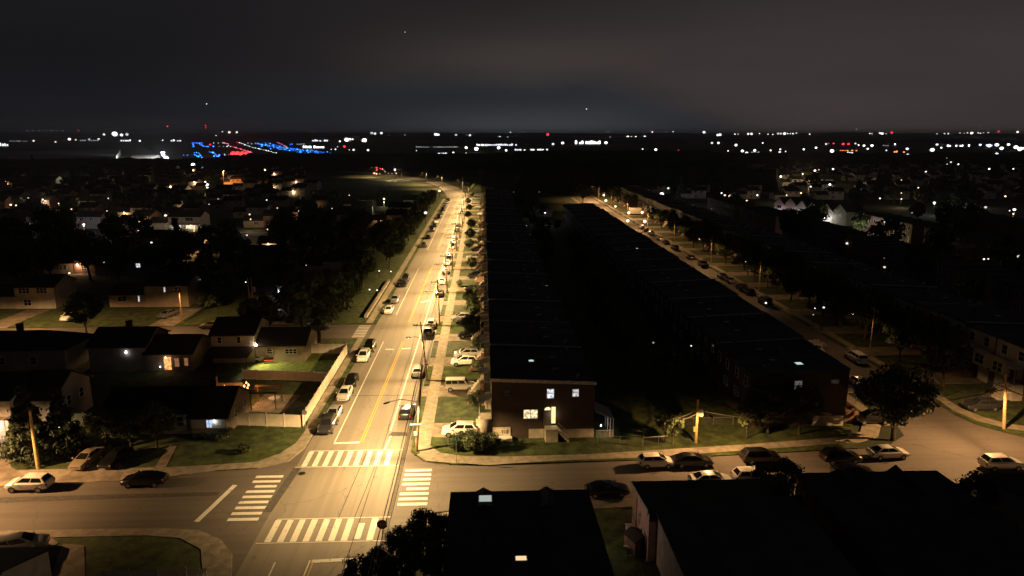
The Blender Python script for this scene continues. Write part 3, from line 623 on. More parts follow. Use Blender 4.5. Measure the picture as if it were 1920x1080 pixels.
# ------------------------------------------------------------------ windows and doors on walls
def wframe(face, X, Y, z, off, w, h):
    """matrix with local x along the wall, y out of it, z up"""
    rot = {'S': 0, 'E': PI / 2, 'N': PI, 'W': -PI / 2}[face]
    return Matrix.Translation((X, Y, z)) @ Matrix.Rotation(rot, 4, 'Z')
WC = {}
def win_mesh(w, h, bars, fm):
    k = (round(w, 2), round(h, 2), bars, fm.name)
    if k in WC: return WC[k]
    f = MB(); t = .07
    f.box(-w / 2 - t, w / 2 + t, -.07, .02, -h / 2 - t, -h / 2); f.box(-w / 2 - t, w / 2 + t, -.07, .02, h / 2, h / 2 + t)
    f.box(-w / 2 - t, -w / 2, -.07, .02, -h / 2, h / 2); f.box(w / 2, w / 2 + t, -.07, .02, -h / 2, h / 2)
    f.box(-w / 2, w / 2, -.05, .02, -.025, .025)
    for i in range(1, bars):
        x = -w / 2 + w * i / bars; f.box(x - .04, x + .04, -.06, .02, -h / 2, -.025); f.box(x - .04, x + .04, -.06, .02, .025, h / 2)
    p = MB(); p.box(-w / 2, w / 2, -.02, .01, -h / 2, h / 2)
    WC[k] = (f.mesh('window', fm), p.mesh('pane', M_glass)); return WC[k]
def window(parent, face, X, Y, z, w=.9, h=1.3, lit=None, bars=1, fm=None, name='window'):
    fme, pme = win_mesh(w, h, bars, fm or M_trim)
    o = mesh_obj(name, fme, parent); o.matrix_local = wframe(face, X, Y, z, 0, w, h)
    p = mesh_obj('pane', pme, o)
    if lit is not None: p.material_slots[0].link = 'OBJECT'; p.material_slots[0].material = lit
    return o
def door(parent, face, X, Y, z, w=.95, h=2.05, m=None, name='door', handle=True):
    k = ('door', w, h, (m or M_door).name)
    if k not in WC:
        b = MB(); b.box(-w / 2, w / 2, -.06, .02, 0, h); b.box(-w / 2 + .12, w / 2 - .12, -.075, -.06, h * .55, h * .9); b.box(-w / 2 + .12, w / 2 - .12, -.075, -.06, h * .1, h * .45)
        q = MB(); q.ball((w / 2 - .1, -.09, h * .47), .035); WC[k] = (b.mesh('door', m or M_door), q.mesh('handle', M_metal))
    o = mesh_obj(name, WC[k][0], parent); o.matrix_local = wframe(face, X, Y, z, 0, w, h)
    if handle: mesh_obj('handle', WC[k][1], o)
    return o

# ------------------------------------------------------------------ the terraces of flat-roofed brick houses
UWD = 7.05; DEP = 13.05
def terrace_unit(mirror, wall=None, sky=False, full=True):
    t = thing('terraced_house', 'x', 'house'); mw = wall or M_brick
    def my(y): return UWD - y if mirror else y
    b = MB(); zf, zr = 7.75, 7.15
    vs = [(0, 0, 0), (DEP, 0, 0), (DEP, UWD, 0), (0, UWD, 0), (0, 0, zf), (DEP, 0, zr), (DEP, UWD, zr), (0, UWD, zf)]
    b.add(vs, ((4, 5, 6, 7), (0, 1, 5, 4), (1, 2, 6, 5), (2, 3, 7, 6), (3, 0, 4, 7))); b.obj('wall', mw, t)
    b = MB(); d = .14
    b.add([(-.15, 0.01, zf + .01), (DEP + .12, 0.01, zr + .01), (DEP + .12, UWD - .01, zr + .01), (-.15, UWD - .01, zf + .01), (-.15, 0.01, zf + d), (DEP + .12, 0.01, zr + d), (DEP + .12, UWD - .01, zr + d), (-.15, UWD - .01, zf + d)],
          ((3, 2, 1, 0), (4, 5, 6, 7), (0, 1, 5, 4), (1, 2, 6, 5), (2, 3, 7, 6), (3, 0, 4, 7))); rf = b.obj('roof', M_flat if not mirror else M_flat2, t)
    if not mirror:
        b = MB(); b.add([(-.18, -.1, zf + .16), (DEP + .14, -.1, zr + .16), (DEP + .14, .12, zr + .16), (-.18, .12, zf + .16), (-.18, -.1, zf + .34), (DEP + .14, -.1, zr + .34), (DEP + .14, .12, zr + .34), (-.18, .12, zf + .34)],
              ((3, 2, 1, 0), (4, 5, 6, 7), (0, 1, 5, 4), (1, 2, 6, 5), (2, 3, 7, 6), (3, 0, 4, 7))); b.obj('coping', M_coping, rf)
    b = MB(); x = 5 + (2 if mirror else 0); y = my(2.6); z0 = zf - (zf - zr) * x / DEP; b.tube([(x, y, z0), (x, y, z0 + .7)], .09, 8); b.tube([(x + 3, y + .5, z0 - .1), (x + 3, y + .5, z0 + .55)], .12, 8); b.obj('roof_vent', M_metal, rf)
    b = MB(); yc = my(6.7); b.box(6, 6.7, yc - .3, yc + .3, zf - .6, zf + .75); b.box(5.94, 6.76, yc - .36, yc + .36, zf + .75, zf + .85); b.obj('chimney', M_brick2, rf)
    b = MB(); b.tube([(11, my(1.2), zr), (11, my(1.2), zr + .8)], .03, 5); b.tube([(11, my(1.2) - .02, zr + .8), (10.9, my(1.2) - .06, zr + .85)], .32, 12); b.obj('satellite_dish', M_metal, rf)
    b = MB(); b.box(8, 8.9, my(4.6) - .4, my(4.6) + .4, zf - (zf - zr) * 8.4 / DEP + .1, zf - (zf - zr) * 8.4 / DEP + .38); b.obj('skylight', mat('skylight_dome', (.12, .12, .12), .3, var=0), rf)
    # front: siding band, bay, stoop, awning, garage
    b = MB(); b.box(-.06, .02, .2, UWD - .2, 5.0, zf - .15); b.obj('front_siding', M_cream if mirror else M_white, t)
    b = MB(); y0, y1 = sorted((my(3.5), my(6.6))); b.box(-.85, .0, y0, y1, 2.6, 4.9); b.box(-1., .0, y0 - .15, y1 + .15, 4.9, 5.1); bay = b.obj('bay', M_white if mirror else M_cream, t)
    window(bay, 'W', -.86, (y0 + y1) / 2, 3.75, 1.9, 1.4, None, 2)
    for yy in (1.7, 5.1): window(t, 'W', -.07, my(yy), 6.4, 1.1, 1.3, None, 1)
    if full:
        g = MB(); y0, y1 = sorted((my(4.0), my(6.4))); g.box(-.05, .02, y0, y1, .05, 2.15); g.obj('garage_door', M_gar, t)
    door(t, 'W', -.03, my(1.6), 2.45)
    b = MB(); y0, y1 = sorted((my(.5), my(2.8)))
    b.box(-1.5, 0, y0, y1, 0, 2.4)
    for k in range(7): b.box(-1.5 - .28 * (k + 1), -1.5 - .28 * k, y0 + .4, y1 - .4, 0, 2.4 - .33 * (k + 1))
    b.obj('stoop', M_brick2 if mirror else M_found, t)
    b = MB(); b.add([(-1.7, y0, 4.75), (0, y0, 5.2), (0, y1, 5.2), (-1.7, y1, 4.75), (-1.7, y0, 4.68), (0, y0, 5.1), (0, y1, 5.1), (-1.7, y1, 4.68)], ((3, 2, 1, 0), (4, 5, 6, 7), (0, 1, 5, 4), (1, 2, 6, 5), (2, 3, 7, 6), (3, 0, 4, 7)))
    for yy in (y0 + .06, y1 - .06): b.tube([(-1.6, yy, 2.4), (-1.6, yy, 4.7)], .035, 5)
    b.obj('awning', M_trim, t)
    # back
    for yy in (1.7, 5.1): window(t, 'E', DEP + .03, my(yy), 5.8, 1.0, 1.25)
    window(t, 'E', DEP + .03, my(4.9), 3.2, 1.5, 1.1, None, 2); door(t, 'E', DEP + .03, my(2.0), .3)
    return t
U = [terrace_unit(False), terrace_unit(True)]
end_white = E_win
def terrace(x, y0, nn, flip, group, fmt, skip_first=False, lab0=None):
    out = []
    for i in range(nn):
        if skip_first and i == 0: continue
        src = U[i % 2] if not flip else U[(i + 1) % 2]
        zoff = (.0, .3, .12, .42, .05)[(i // 2) % 5]
        lab = (fmt % ordn(i + 1)) if not (i == 0 and lab0) else lab0
        if flip: o = dup(src, (x, y0 + UWD * (i + 1), zoff + .1), PI, lab, group)
        else: o = dup(src, (x, y0 + UWD * i, zoff + .1), 0, lab, group)
        out.append(o)
    return out
G1 = 'terraced brick houses right of the main road'; G2 = 'terraced brick houses of the middle terrace'; G3 = 'terraced brick houses beyond the side street'
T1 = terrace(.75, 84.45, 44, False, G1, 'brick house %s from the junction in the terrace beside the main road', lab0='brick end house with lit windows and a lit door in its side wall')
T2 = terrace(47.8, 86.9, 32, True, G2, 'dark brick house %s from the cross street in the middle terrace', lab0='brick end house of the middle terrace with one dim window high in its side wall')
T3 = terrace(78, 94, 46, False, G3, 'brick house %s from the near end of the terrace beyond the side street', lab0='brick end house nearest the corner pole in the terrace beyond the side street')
H1 = T1[0]      # end wall of the first house: local y=0 face looks at the cross street
x0 = lambda u: G(u, 800).x - .75
for u, z, w, h, lit, bars in ((1027.5, 6.0, .85, 1.2, em_room('window_cool', (.84, .88, .97), 1.1), 1), (1074, 6.05, .75, .95, em_room('window_cool2', (.86, .84, .86), .8), 1), (991, 3.3, 1.75, 1.15, E_warm, 2)):
    window(H1, 'S', (u - 920) / 14.6 + .05, -.03, z, w, h, lit, bars)
door(H1, 'S', (1023 - 920) / 14.6, -.03, 1.75, 1.0, 2.0)
b = MB(); n = 10; cx = (1023.5 - 920) / 14.6; b.v += [(cx, -.1, 3.8)] + [(cx + .42 * math.cos(PI * k / n), -.1, 3.8 + .42 * math.sin(PI * k / n)) for k in range(n + 1)]; b.f += [(0, k + 1, k + 2) for k in range(n)]; b.m += [0] * n; b.obj('fanlight', E_warm, H1)
b = MB(); b.box((1030.5 - 920) / 14.6, (1038 - 920) / 14.6, -.08, -.02, 2.0, 4.2); sl = b.obj('sidelight', em('door_light', (1, .72, .3), 1.5), H1)
lamp(sl, ((1035 - 920) / 14.6, -.5, 3.2), 22, (1, .7, .35), r=.1)
b = MB(); xa, xb = (1018 - 920) / 14.6, (1041 - 920) / 14.6; b.box(xa, xb, -1.4, -.0, 0, 1.7)
for k in range(5): b.box(xb, xb + .28 * (5 - k), -1.4, -.1, 0, .3 * (k + 1) + .001 * k)
for k in range(4): b.tube([(xb + .05 + .3 * k, -1.35, 1.7 - .32 * k), (xb + .05 + .3 * k, -1.35, 2.55 - .32 * k)], .03, 5)
b.tube([(xb, -1.35, 2.6), (xb + 1.2, -1.35, 1.5)], .035, 6); b.obj('side_stoop', M_found, H1)
for ua, ub, zt in ((922, 955, 1.55), (989, 1017, 1.25), (1042, 1111, 1.15)):
    b = MB(); b.box((ua - 920.5) / 14.6, (ub - 920.5) / 14.6, -.06, .02, 0, zt); b.obj('foundation', M_found, H1)
window(H1, 'S', (942 - 920) / 14.6, -.08, 1.0, .55, .35, None, 2)
b = MB(); b.box((922 - 920) / 14.6, (957 - 920) / 14.6, -1.0, -.06, 0, .35); b.obj('bulkhead', M_trim, H1)
b = MB(); b.add([(-.2, -.12, 7.93), (DEP + .2, -.12, 7.33), (DEP + .2, .0, 7.33), (-.2, 0, 7.93), (-.2, -.12, 7.7), (DEP + .2, -.12, 7.1), (DEP + .2, 0, 7.1), (-.2, 0, 7.7)], ((0, 1, 2, 3), (4, 7, 6, 5), (0, 4, 5, 1), (1, 5, 6, 2), (2, 6, 7, 3), (3, 7, 4, 0))); b.obj('fascia', M_coping, H1)
window(H1, 'S', (948 - 920) / 14.6, -.03, 6.1, .8, 1.1, None, 1, M_dark)
# rear porch with pale sloping roof
pr = thing('rear_porch', 'open rear porch with pale sloping roof leaning on the brick end house', 'porch', (13.95, 84.5, .1))
b = MB(); b.add([(0, -.3, 3.6), (2.4, -.3, 2.5), (2.4, 3.6, 2.5), (0, 3.6, 3.6), (0, -.3, 3.5), (2.4, -.3, 2.4), (2.4, 3.6, 2.4), (0, 3.6, 3.5)], ((0, 1, 2, 3), (4, 7, 6, 5), (0, 4, 5, 1), (1, 5, 6, 2), (2, 6, 7, 3), (3, 7, 4, 0))); b.obj('roof', mat('porch_roof', (.5, .49, .47), .6, var=.15), pr)
for y in (-.2, 1.6, 3.4):
    for x in (1.9, 2.3): b = MB(); b.tube([(x, y, 0), (x, y, 2.45)], .05, 6); b.obj('post', M_trim, pr)
b = MB()
for k in range(14): b.box(.2 + .16 * k, .24 + .16 * k, -.25, -.21, 0, .95)
b.box(.1, 2.4, -.27, -.2, .95, 1.02); b.obj('railing', M_trim, pr)
lm = MB(); lm.ball((.9, .8, 1.2), .1); lo_ = lm.obj('lamp', E_bulbw, pr); lamp(lo_, (.9, .6, 1.35), 26, (.85, .92, 1), r=.1)
H2 = T2[0]      # rotated by pi: its local y=UWD face looks at the cross street
for u, z, w, h, lit in ((1490, 5.7, 1.0, 1.3, E_dim), (1560, 6.2, .9, .4, em('window_faint', (.5, .6, .5), .03)), (1490, 2.9, 1.1, 1.1, em('window_faint2', (.6, .5, .4), .02))):
    window(H2, 'N', 47.8 - (33 + (u - 1375) / 14.3), UWD + .03, z, w, h, lit)
b = MB(); b.box(.2, 4.4, UWD, UWD + .07, 0, 1.4); b.obj('foundation', M_found, H2)
# lit skylights and roof lamps
def skylit(u, v, z, label, e=E_sky, w=.65):
    p = G(u, v, z); t = thing('roof_skylight', label, 'skylight', (p.x, p.y, z - .15))
    b = MB(); b.box(-w * .6, w * .6, -w * .6, w * .6, -.6, .12); b.obj('curb', M_coping, t)
    b = MB(); b.add([(-w * .5, -w * .5, .125), (w * .5, -w * .5, .125), (w * .5, w * .5, .125), (-w * .5, w * .5, .125), (0, 0, .3)], ((0, 1, 4), (1, 2, 4), (2, 3, 4), (3, 0, 4))); b.obj('pane', e, t); return t
skylit(996, 676, 7.9, 'lit skylight on the dark roof of the terrace just behind the brick end house')
skylit(1498, 681, 7.9, 'lit skylight on the roof of the middle terrace above the side street pickup', w=.9)
skylit(1195, 466, 7.9, 'small lit skylight far along the roofs of the middle terrace')
skylit(1343, 595, 7.7, 'faint thin lit skylight on the middle terrace roof', em('skylight_faint', (.6, .75, .7), .2))
skylit(1025, 536, 7.6, 'faint skylight on the roof edge of the main road terrace', em('skylight_faint', (.6, .75, .7), .2), .6)
# ------------------------------------------------------------------ detached and split-level houses
def slab4(b, a, c, d, e, th=.16):
    A, B_, C_, D_ = [Vector(p) for p in (a, c, d, e)]; nn = (B_ - A).cross(D_ - A).normalized() * th
    if nn.z > 0: nn = -nn
    vs = [A, B_, C_, D_, A + nn, B_ + nn, C_ + nn, D_ + nn]
    b.add(vs, ((0, 1, 2, 3), (4, 7, 6, 5), (0, 4, 5, 1), (1, 5, 6, 2), (2, 6, 7, 3), (3, 7, 4, 0)))
def block(t, x0, x1, y0, y1, h, rh, ridge, wall, roof, z0=0., ov=.4, hip=False, nm=('wall', 'roof')):
    b = MB(); b.box(x0, x1, y0, y1, z0, h)
    xm, ym = (x0 + x1) / 2, (y0 + y1) / 2; e = ov
    if not hip:
        if ridge == 'x': b.add([(x0, y0, h), (x0, y1, h), (x0, ym, h + rh), (x1, y0, h), (x1, y1, h), (x1, ym, h + rh)], ((0, 2, 1), (3, 4, 5), (0, 3, 5, 2), (1, 2, 5, 4)))
        else: b.add([(x0, y0, h), (x1, y0, h), (xm, y0, h + rh), (x0, y1, h), (x1, y1, h), (xm, y1, h + rh)], ((0, 1, 2), (3, 5, 4), (0, 2, 5, 3), (1, 4, 5, 2)))
    w = b.obj(nm[0], wall, t); r = MB(); up = .17
    if hip:
        if ridge == 'x': k = min((y1 - y0) / 2, (x1 - x0) / 2 - .5); R1, R2 = (x0 + k, ym, h + rh + up), (x1 - k, ym, h + rh + up)
        else: k = min((x1 - x0) / 2, (y1 - y0) / 2 - .5); R1, R2 = (xm, y0 + k, h + rh + up), (xm, y1 - k, h + rh + up)
        c = [(x0 - e, y0 - e, h + .03), (x1 + e, y0 - e, h + .03), (x1 + e, y1 + e, h + .03), (x0 - e, y1 + e, h + .03)]
        fs = [(0, 1, 5, 4), (1, 2, 5), (2, 3, 4, 5), (3, 0, 4), (3, 2, 1, 0)] if ridge == 'x' else [(0, 1, 4), (1, 2, 5, 4), (2, 3, 5), (3, 0, 4, 5), (3, 2, 1, 0)]
        r.add(c + [R1, R2], fs)
    elif ridge == 'x':
        s = rh / ((y1 - y0) / 2); d = s * e
        slab4(r, (x0 - e, y0 - e, h - d + up), (x1 + e, y0 - e, h - d + up), (x1 + e, ym, h + rh + up), (x0 - e, ym, h + rh + up)); slab4(r, (x1 + e, y1 + e, h - d + up), (x0 - e, y1 + e, h - d + up), (x0 - e, ym, h + rh + up), (x1 + e, ym, h + rh + up))
    else:
        s = rh / ((x1 - x0) / 2); d = s * e
        slab4(r, (x1 + e, y0 - e, h - d + up), (x1 + e, y1 + e, h - d + up), (xm, y1 + e, h + rh + up), (xm, y0 - e, h + rh + up)); slab4(r, (x0 - e, y1 + e, h - d + up), (x0 - e, y0 - e, h - d + up), (xm, y0 - e, h + rh + up), (xm, y1 + e, h + rh + up))
    rf = r.obj(nm[1], roof, t); return w, rf
def chimney(rf, x, y, z0, z1, m=None):
    b = MB(); b.box(x - .4, x + .4, y - .35, y + .35, z0, z1); b.box(x - .46, x + .46, y - .41, y + .41, z1, z1 + .12); return b.obj('chimney', m or M_brick, rf)
def bulb(parent, loc, power, col, e=None, r=.1, name='porch_lamp'):
    b = MB(); b.ball((0, 0, 0), r, nu=8, nv=6); b.box(-.03, .03, -.03, .03, r * .9, r * 1.8)
    o = b.obj(name, e or E_bulb, parent); o.location = loc
    if power: lamp(o, (0, -.1, -r - .12), power, col, r=.12)
    return o
# corner house with the string-lit patio
t = thing('split_level_house', 'corner split-level house with dark roof, pale wing and brick wing beside the white fence', 'house', (-41.2, 91.2, .1))
block(t, -8.2, 3.4, -3.6, 4.6, 2.9, 2.0, 'x', M_white, M_roof, nm=('pale_wing_wall', 'pale_wing_roof'))
w, rf = block(t, 3.5, 8.0, -4.9, 4.4, 2.7, 2.4, 'x', M_stone, M_roof2, nm=('brick_wing_wall', 'brick_wing_roof'))
chimney(rf, 4.4, 1.5, 3.9, 5.9)
b = MB(); b.box(3.6, 7.9, -4.99, -4.9, 1.25, 2.62); b.obj('upper_siding', M_cream, t)
window(t, 'S', 5.9, -5.0, 1.9, .62, 1.0, em('window_blue', (.5, .68, 1), 1.1), 2)
window(t, 'S', -6.3, -3.63, 1.7, .8, 1.3); window(t, 'S', -.9, -3.63, 1.7, 1.7, 1.3, None, 2); window(t, 'S', 1.7, -3.63, 1.7, .7, 1.3)
window(t, 'E', 8.03, -1.5, 1.9, 1.0, 1.0); window(t, 'E', 8.03, 2.2, 1.9, 1.2, 1.0, None, 2); door(t, 'S', 3.0, -3.63, .4)
bulb(t, (6.6, -5.15, 2.3), 12, (.8, .88, 1), E_bulbw, .07)
b = MB(); b.tube([(8.05, -4.9, 2.6), (8.05, -4.9, 0)], .05, 6); b.obj('downpipe', M_trim, t)
# patio canopy, string lights, table behind the corner house
pt = thing('patio_pergola', 'small wooden pergola glowing orange behind the corner house', 'pergola', (-33.0, 95.4, .1))
for x in (0, 3.4):
    for y in (0, 3.2): b = MB(); b.box(x - .07, x + .07, y - .07, y + .07, 0, 2.5); b.obj('post', mat('stained_timber', (.16, .06, .025), .7, var=.3, scale=3), pt)
b = MB()
for k in range(6): b.box(-.2, 3.6, .1 + 1.2 * (k // 2), .15 + 1.2 * (k // 2), 2.5, 2.6) if k % 2 else None
b.box(-.3, 3.7, -.05, .05, 2.4, 2.55); b.box(-.3, 3.7, 3.15, 3.25, 2.4, 2.55); b.obj('rafters', mat('stained_timber', (.3, .11, .04), .7), pt)
sl = thing('string_lights', 'string of glowing orange bulbs looped above the patio of the corner house', 'string lights', (0, 0, 0))
sp = [(421, 725, 3.4), (436, 728, 3.), (448, 727, 2.9), (458, 724, 2.9), (462, 718, 3.2), (466, 722, 3.2), (464, 728, 3.), (459, 731, 2.8), (455, 735, 2.7), (450, 738, 2.6), (434, 727, 3.2)]
pts = [G(*q) for q in sp]; b = MB()
for i in range(len(pts) - 2): b.tube([pts[i], (pts[i] + pts[i + 1]) / 2 + Vector((0, 0, -.08)), pts[i + 1]], .012, 4)
b.obj('cable', M_wire, sl)
for i, p in enumerate(pts):
    bulb(sl, tuple(p), 220 if i in (1, 3, 5, 8) else 0, (1, .42, .13), em('bulb_orange', (1, .42, .13), 4.5), .14, 'bulb')
tb = thing('patio_table', 'round glass-topped table on the lit patio of the corner house', 'table', (-30.6, 98.2, .1))
b = MB(); b.tube([(0, 0, .7), (0, 0, .74)], .8, 18); b.obj('table_top', M_trim, tb); b = MB(); b.tube([(0, 0, 0), (0, 0, .7)], .05, 8); b.tube([(0, 0, 0), (0, 0, .04)], .35, 12); b.obj('pedestal', M_dark, tb)
b = MB(); b.prism([(-33.4, 94.6), (-28.2, 94.2), (-27.6, 101), (-33, 101.5)], -.02, .13); struct('patio', b, M_conc2)
b = MB(); b.box(-4.2, 0, -.06, .06, 0, 2.6); fp = b.obj('orange_lit_fence', M_wood); fp.location = (-35.4, 99.6, .1); fp.name = 'privacy_screen'; tag(fp, 'timber screen catching the orange light at the back of the patio', 'screen')
# plants at the foot of the corner house are added with the other shrubs
# house with flood lamp
t = thing('split_level_house', 'split-level house with a dazzling flood lamp on its corner above the green back garden', 'house', (-40, 121.5, .1))
w, rf = block(t, -6.2, .8, -4.6, 4.4, 4.9, 1.9, 'x', M_cream, M_roof, nm=('tall_wing_wall', 'tall_wing_roof'))
chimney(rf, -2.5, 1.0, 6.1, 8.0)
block(t, .9, 9.2, -4.3, 4.2, 2.9, 1.9, 'x', M_tan, M_roof2, nm=('low_wing_wall', 'low_wing_roof'))
for x in (-4.8, -1.6): window(t, 'S', x, -4.63, 4.0, .6, 1.0)
window(t, 'S', 3.3, -4.33, 1.8, .9, .8); window(t, 'S', 6.9, -4.33, 1.8, 1.9, .8, None, 3)
b = MB(); b.add([(-6.4, -8.4, 2.1), (.9, -8.4, 2.1), (.9, -4.6, 2.9), (-6.4, -4.6, 2.9), (-6.4, -8.4, 1.98), (.9, -8.4, 1.98), (.9, -4.6, 2.78), (-6.4, -4.6, 2.78)], ((0, 1, 2, 3), (4, 7, 6, 5), (0, 4, 5, 1), (1, 5, 6, 2), (2, 6, 7, 3), (3, 7, 4, 0))); b.tube([(.6, -8.2, 0), (.6, -8.2, 2.1)], .06, 6); b.tube([(-6.1, -8.2, 0), (-6.1, -8.2, 2.1)], .06, 6); b.obj('porch_roof', M_roof2, t)
fl_ = bulb(t, (1.2, -4.75, 3.1), 0, (1, .8, .55), em('flood_lamp', (1, .72, .5), 40), .2, 'flood_lamp')
lamp(fl_, (.2, -.45, -.15), 3400, (1, .82, .4), 'SPOT', .12, 120, .8, rot=(math.radians(-62), 0, math.radians(48))); lamp(fl_, (0, -.4, .1), 12, (1, .75, .5), r=.2)
# middle-left houses
t = thing('split_level_house', 'dark-roofed house with an orange-lit back door behind the front row', 'house', (-57, 117, .1))
w, rf = block(t, -7.5, 1.5, -4.0, 5, 4.2, 2.0, 'x', M_grey, M_roof, nm=('tall_wing_wall', 'tall_wing_roof')); chimney(rf, -3, 1, 5.4, 7.2)
block(t, 1.6, 9.0, -4.2, 4.6, 3.0, 1.9, 'x', M_tan, M_roof2, nm=('low_wing_wall', 'low_wing_roof'))
p = G(308, 658, 1.2); door(t, 'S', 5.1, -4.23, .3, 1.1, 2.1, E_orange, 'lit_door', False); window(t, 'S', 6.6, -4.23, 1.5, .7, 1.4, em('window_ember', (1, .45, .2), .25)); window(t, 'S', 8.1, -4.23, 1.6, .6, 1.3, em('window_ember', (1, .45, .2), .25))
bulb(t, (5.1, -4.8, 2.5), 10, (1, .5, .22), None, .09); bulb(t, (-1.4, -4.2, 3.3), 4, (1, .85, .7), em('bulb_soft', (1, .85, .75), 9), .16, 'fill_lamp'); bulb(t, (4.2, -5.0, 1.0), 1.5, (.8, .85, 1), E_bulbw, .08, 'garden_lamp')
t = thing('split_level_house', 'dark house with a low hipped roof at the left edge, behind the conifer row', 'house', (-76, 117, .1))
w, rf = block(t, -9, 8, -4.5, 4.5, 3.9, 2.0, 'x', M_grey, M_roof, hip=True); chimney(rf, -2, 1, 4.5, 6.9)
for x in (-6, -2, 3): window(t, 'S', x, -4.53, 2.2, 1, 1.2)
t = thing('split_level_house', 'dark gabled house at the far left edge of the second row', 'house', (-100, 118, .1)); w, rf = block(t, -9, 8, -4.5, 4.5, 4.0, 2.1, 'x', M_tan, M_roof2)
for x in (-6, -2, 3, 6): window(t, 'S', x, -4.53, 2.2, 1, 1.2)
# bright garage house at the left edge
t = thing('garage_house', 'house with a dazzling lit garage front at the left edge of the picture', 'house', (-64.5, 92.5, .1))
w, rf = block(t, -8, 3.6, -4.6, 5, 4.9, 2.0, 'x', M_white, M_roof, nm=('tall_wing_wall', 'tall_wing_roof')); 
block(t, 3.7, 8.3, -3.4, 5.4, 4.4, 2.4, 'x', M_grey, M_roof2, nm=('low_wing_wall', 'low_wing_roof'))
for x in (-1.6, .2, 1.9): window(t, 'S', x, -4.63, 3.7, .8, 1.1, None, 1)
g = MB(); g.box(-3.2, 2.6, -4.68, -4.6, 0, 2.2); g.obj('garage_door', M_gar, t)
b = MB(); b.box(-4, 3.4, -5.8, -4.7, 2.45, 2.6); b.obj('canopy', M_trim, t)
for x in (-2.2, 1.2): bulb(t, (x, -5.3, 2.2), 300, (1, .84, .72), E_bulbw, .12)
window(t, 'E', 8.33, 0, 3, 1, 1.3); window(t, 'E', 8.33, 3, 3, 1, 1.3)
# row across the back street
def simple(name, label, X, Y, rz, tall, low, walls, roofs, group=None, wl=(), hh=(4.9, 2.9), side=1, cat='house', z=.1):
    t = thing(name, label, cat, (X, Y, z), rz, group)
    w, rf = block(t, 0 if side > 0 else -tall, tall if side > 0 else 0, -4.3, 4.3, hh[0], 1.9, 'x', walls[0], roofs[0], nm=('tall_wing_wall', 'tall_wing_roof'))
    chimney(rf, side * tall * .3, .8, hh[0] + 1.2, hh[0] + 2.9)
    block(t, -low - .1 if side > 0 else .1, -.1 if side > 0 else low + .1, -4.0, 4.0, hh[1], 1.7, 'x', walls[1], roofs[1], nm=('low_wing_wall', 'low_wing_roof'))
    for (x, z_, w_, h_, lit, bars, which) in wl: window(t, 'S', x, -4.33 if which else -4.03, z_, w_, h_, lit, bars)
    return t
t = simple('split_level_house', 'cream split-level house with a wide upper window band behind the white car', -104, 161.5, 0, 8.6, 8.5, (M_cream, M_cream), (M_roof, M_roof2), wl=((2.2, 4.1, 2.3, 1.1, None, 3, 1), (6, 4.1, 2.3, 1.1, None, 3, 1), (2.6, 1.4, 1.5, 1.3, None, 2, 1), (-5.2, 1.9, 2.4, 1.1, None, 3, 0)))
g = MB(); g.box(4.8, 8.1, -4.4, -4.33, 0, 2.2); g.obj('garage_door', M_gar, t)
t = simple('split_level_house', 'dim brick split-level house with two thin lit slits in its front', -76, 162, 0, 9.5, 8, (M_tan, M_tan), (M_roof, M_roof2), wl=((4.5, 4.0, .3, 1.1, E_win, 1, 1), (-1.5, 1.9, .3, 1.3, E_win, 1, 0), (7.4, 4, 1.5, 1, None, 2, 1), (-5.2, 1.9, 2.0, 1.1, None, 2, 0)))
t = simple('split_level_house', 'grey house with a blue-white corner lamp and one amber upstairs window', -46.5, 161.5, 0, 9.5, 6, (M_grey, M_grey), (M_roof, M_roof2), side=1, wl=((6.1, 4.0, .7, 1.0, E_warm, 1, 1), (7.5, 4.0, .7, 1.0, em('window_amber', (1, .6, .3), .6), 1, 1), (3.6, 4.0, 1.2, 1.0, None, 2, 1)))
b = MB(); b.box(9.6, 14.5, -3.6, 4, 0, 2.8); b.obj('side_extension', M_white, t)
bulb(t, (.4, -4.8, 3.6), 60, (.75, .86, 1), E_bulbw, .12, 'corner_lamp')
# third row
t = simple('split_level_house', 'long dark house near the main road with two white wall lamps under its eave', -44, 196, 0, 11.5, 6, (M_grey, M_grey), (M_roof, M_roof), hh=(4.2, 3.0)); 
for u in (645, 678): p = G(u, 483, 4.6); o = bulb(t, (p.x + 44, p.y - 196, 4.5), 9, (1, .95, .85), em('fill_lamp', (1, .95, .85), 7), .22, 'fill_lamp')
t = simple('bungalow', 'dark bungalow showing one small bright white window under its eave', -98, 200, .04, 10, 9, (M_grey, M_tan), (M_roof, M_roof), hh=(3.9, 3.1), wl=((2.6, 2.6, 1.1, 1.1, E_win, 2, 1), (-3, 2, 1.4, 1, E_dim, 2, 0)))
t = simple('split_level_house', 'house with a floodlit white porch at the head of the bend behind the van', -126, 292, -.05, 13, 8, (M_cream, M_cream), (M_roof2, M_roof), hh=(5.6, 3.2), wl=((2.8, 4.6, 3, 1.2, None, 3, 1), (8.5, 4.6, 3, 1.2, None, 3, 1), (3.2, 1.6, 3.4, 1.7, em('porch_white', (1, .93, .8), 1.2), 3, 1), (8.8, 1.6, 3.6, 1.7, em('porch_warm', (1, .82, .55), 1.2), 3, 1)))
b = MB(); b.add([(-.3, -7, 2.7), (13.3, -7, 2.7), (13.3, -4.3, 3.3), (-.3, -4.3, 3.3), (-.3, -7, 2.55), (13.3, -7, 2.55), (13.3, -4.3, 3.15), (-.3, -4.3, 3.15)], ((0, 1, 2, 3), (4, 7, 6, 5), (0, 4, 5, 1), (1, 5, 6, 2), (2, 6, 7, 3), (3, 7, 4, 0)))
for k in range(6): b.box(.05 + 2.6 * k, .2 + 2.6 * k, -6.9, -6.75, 0, 2.6)
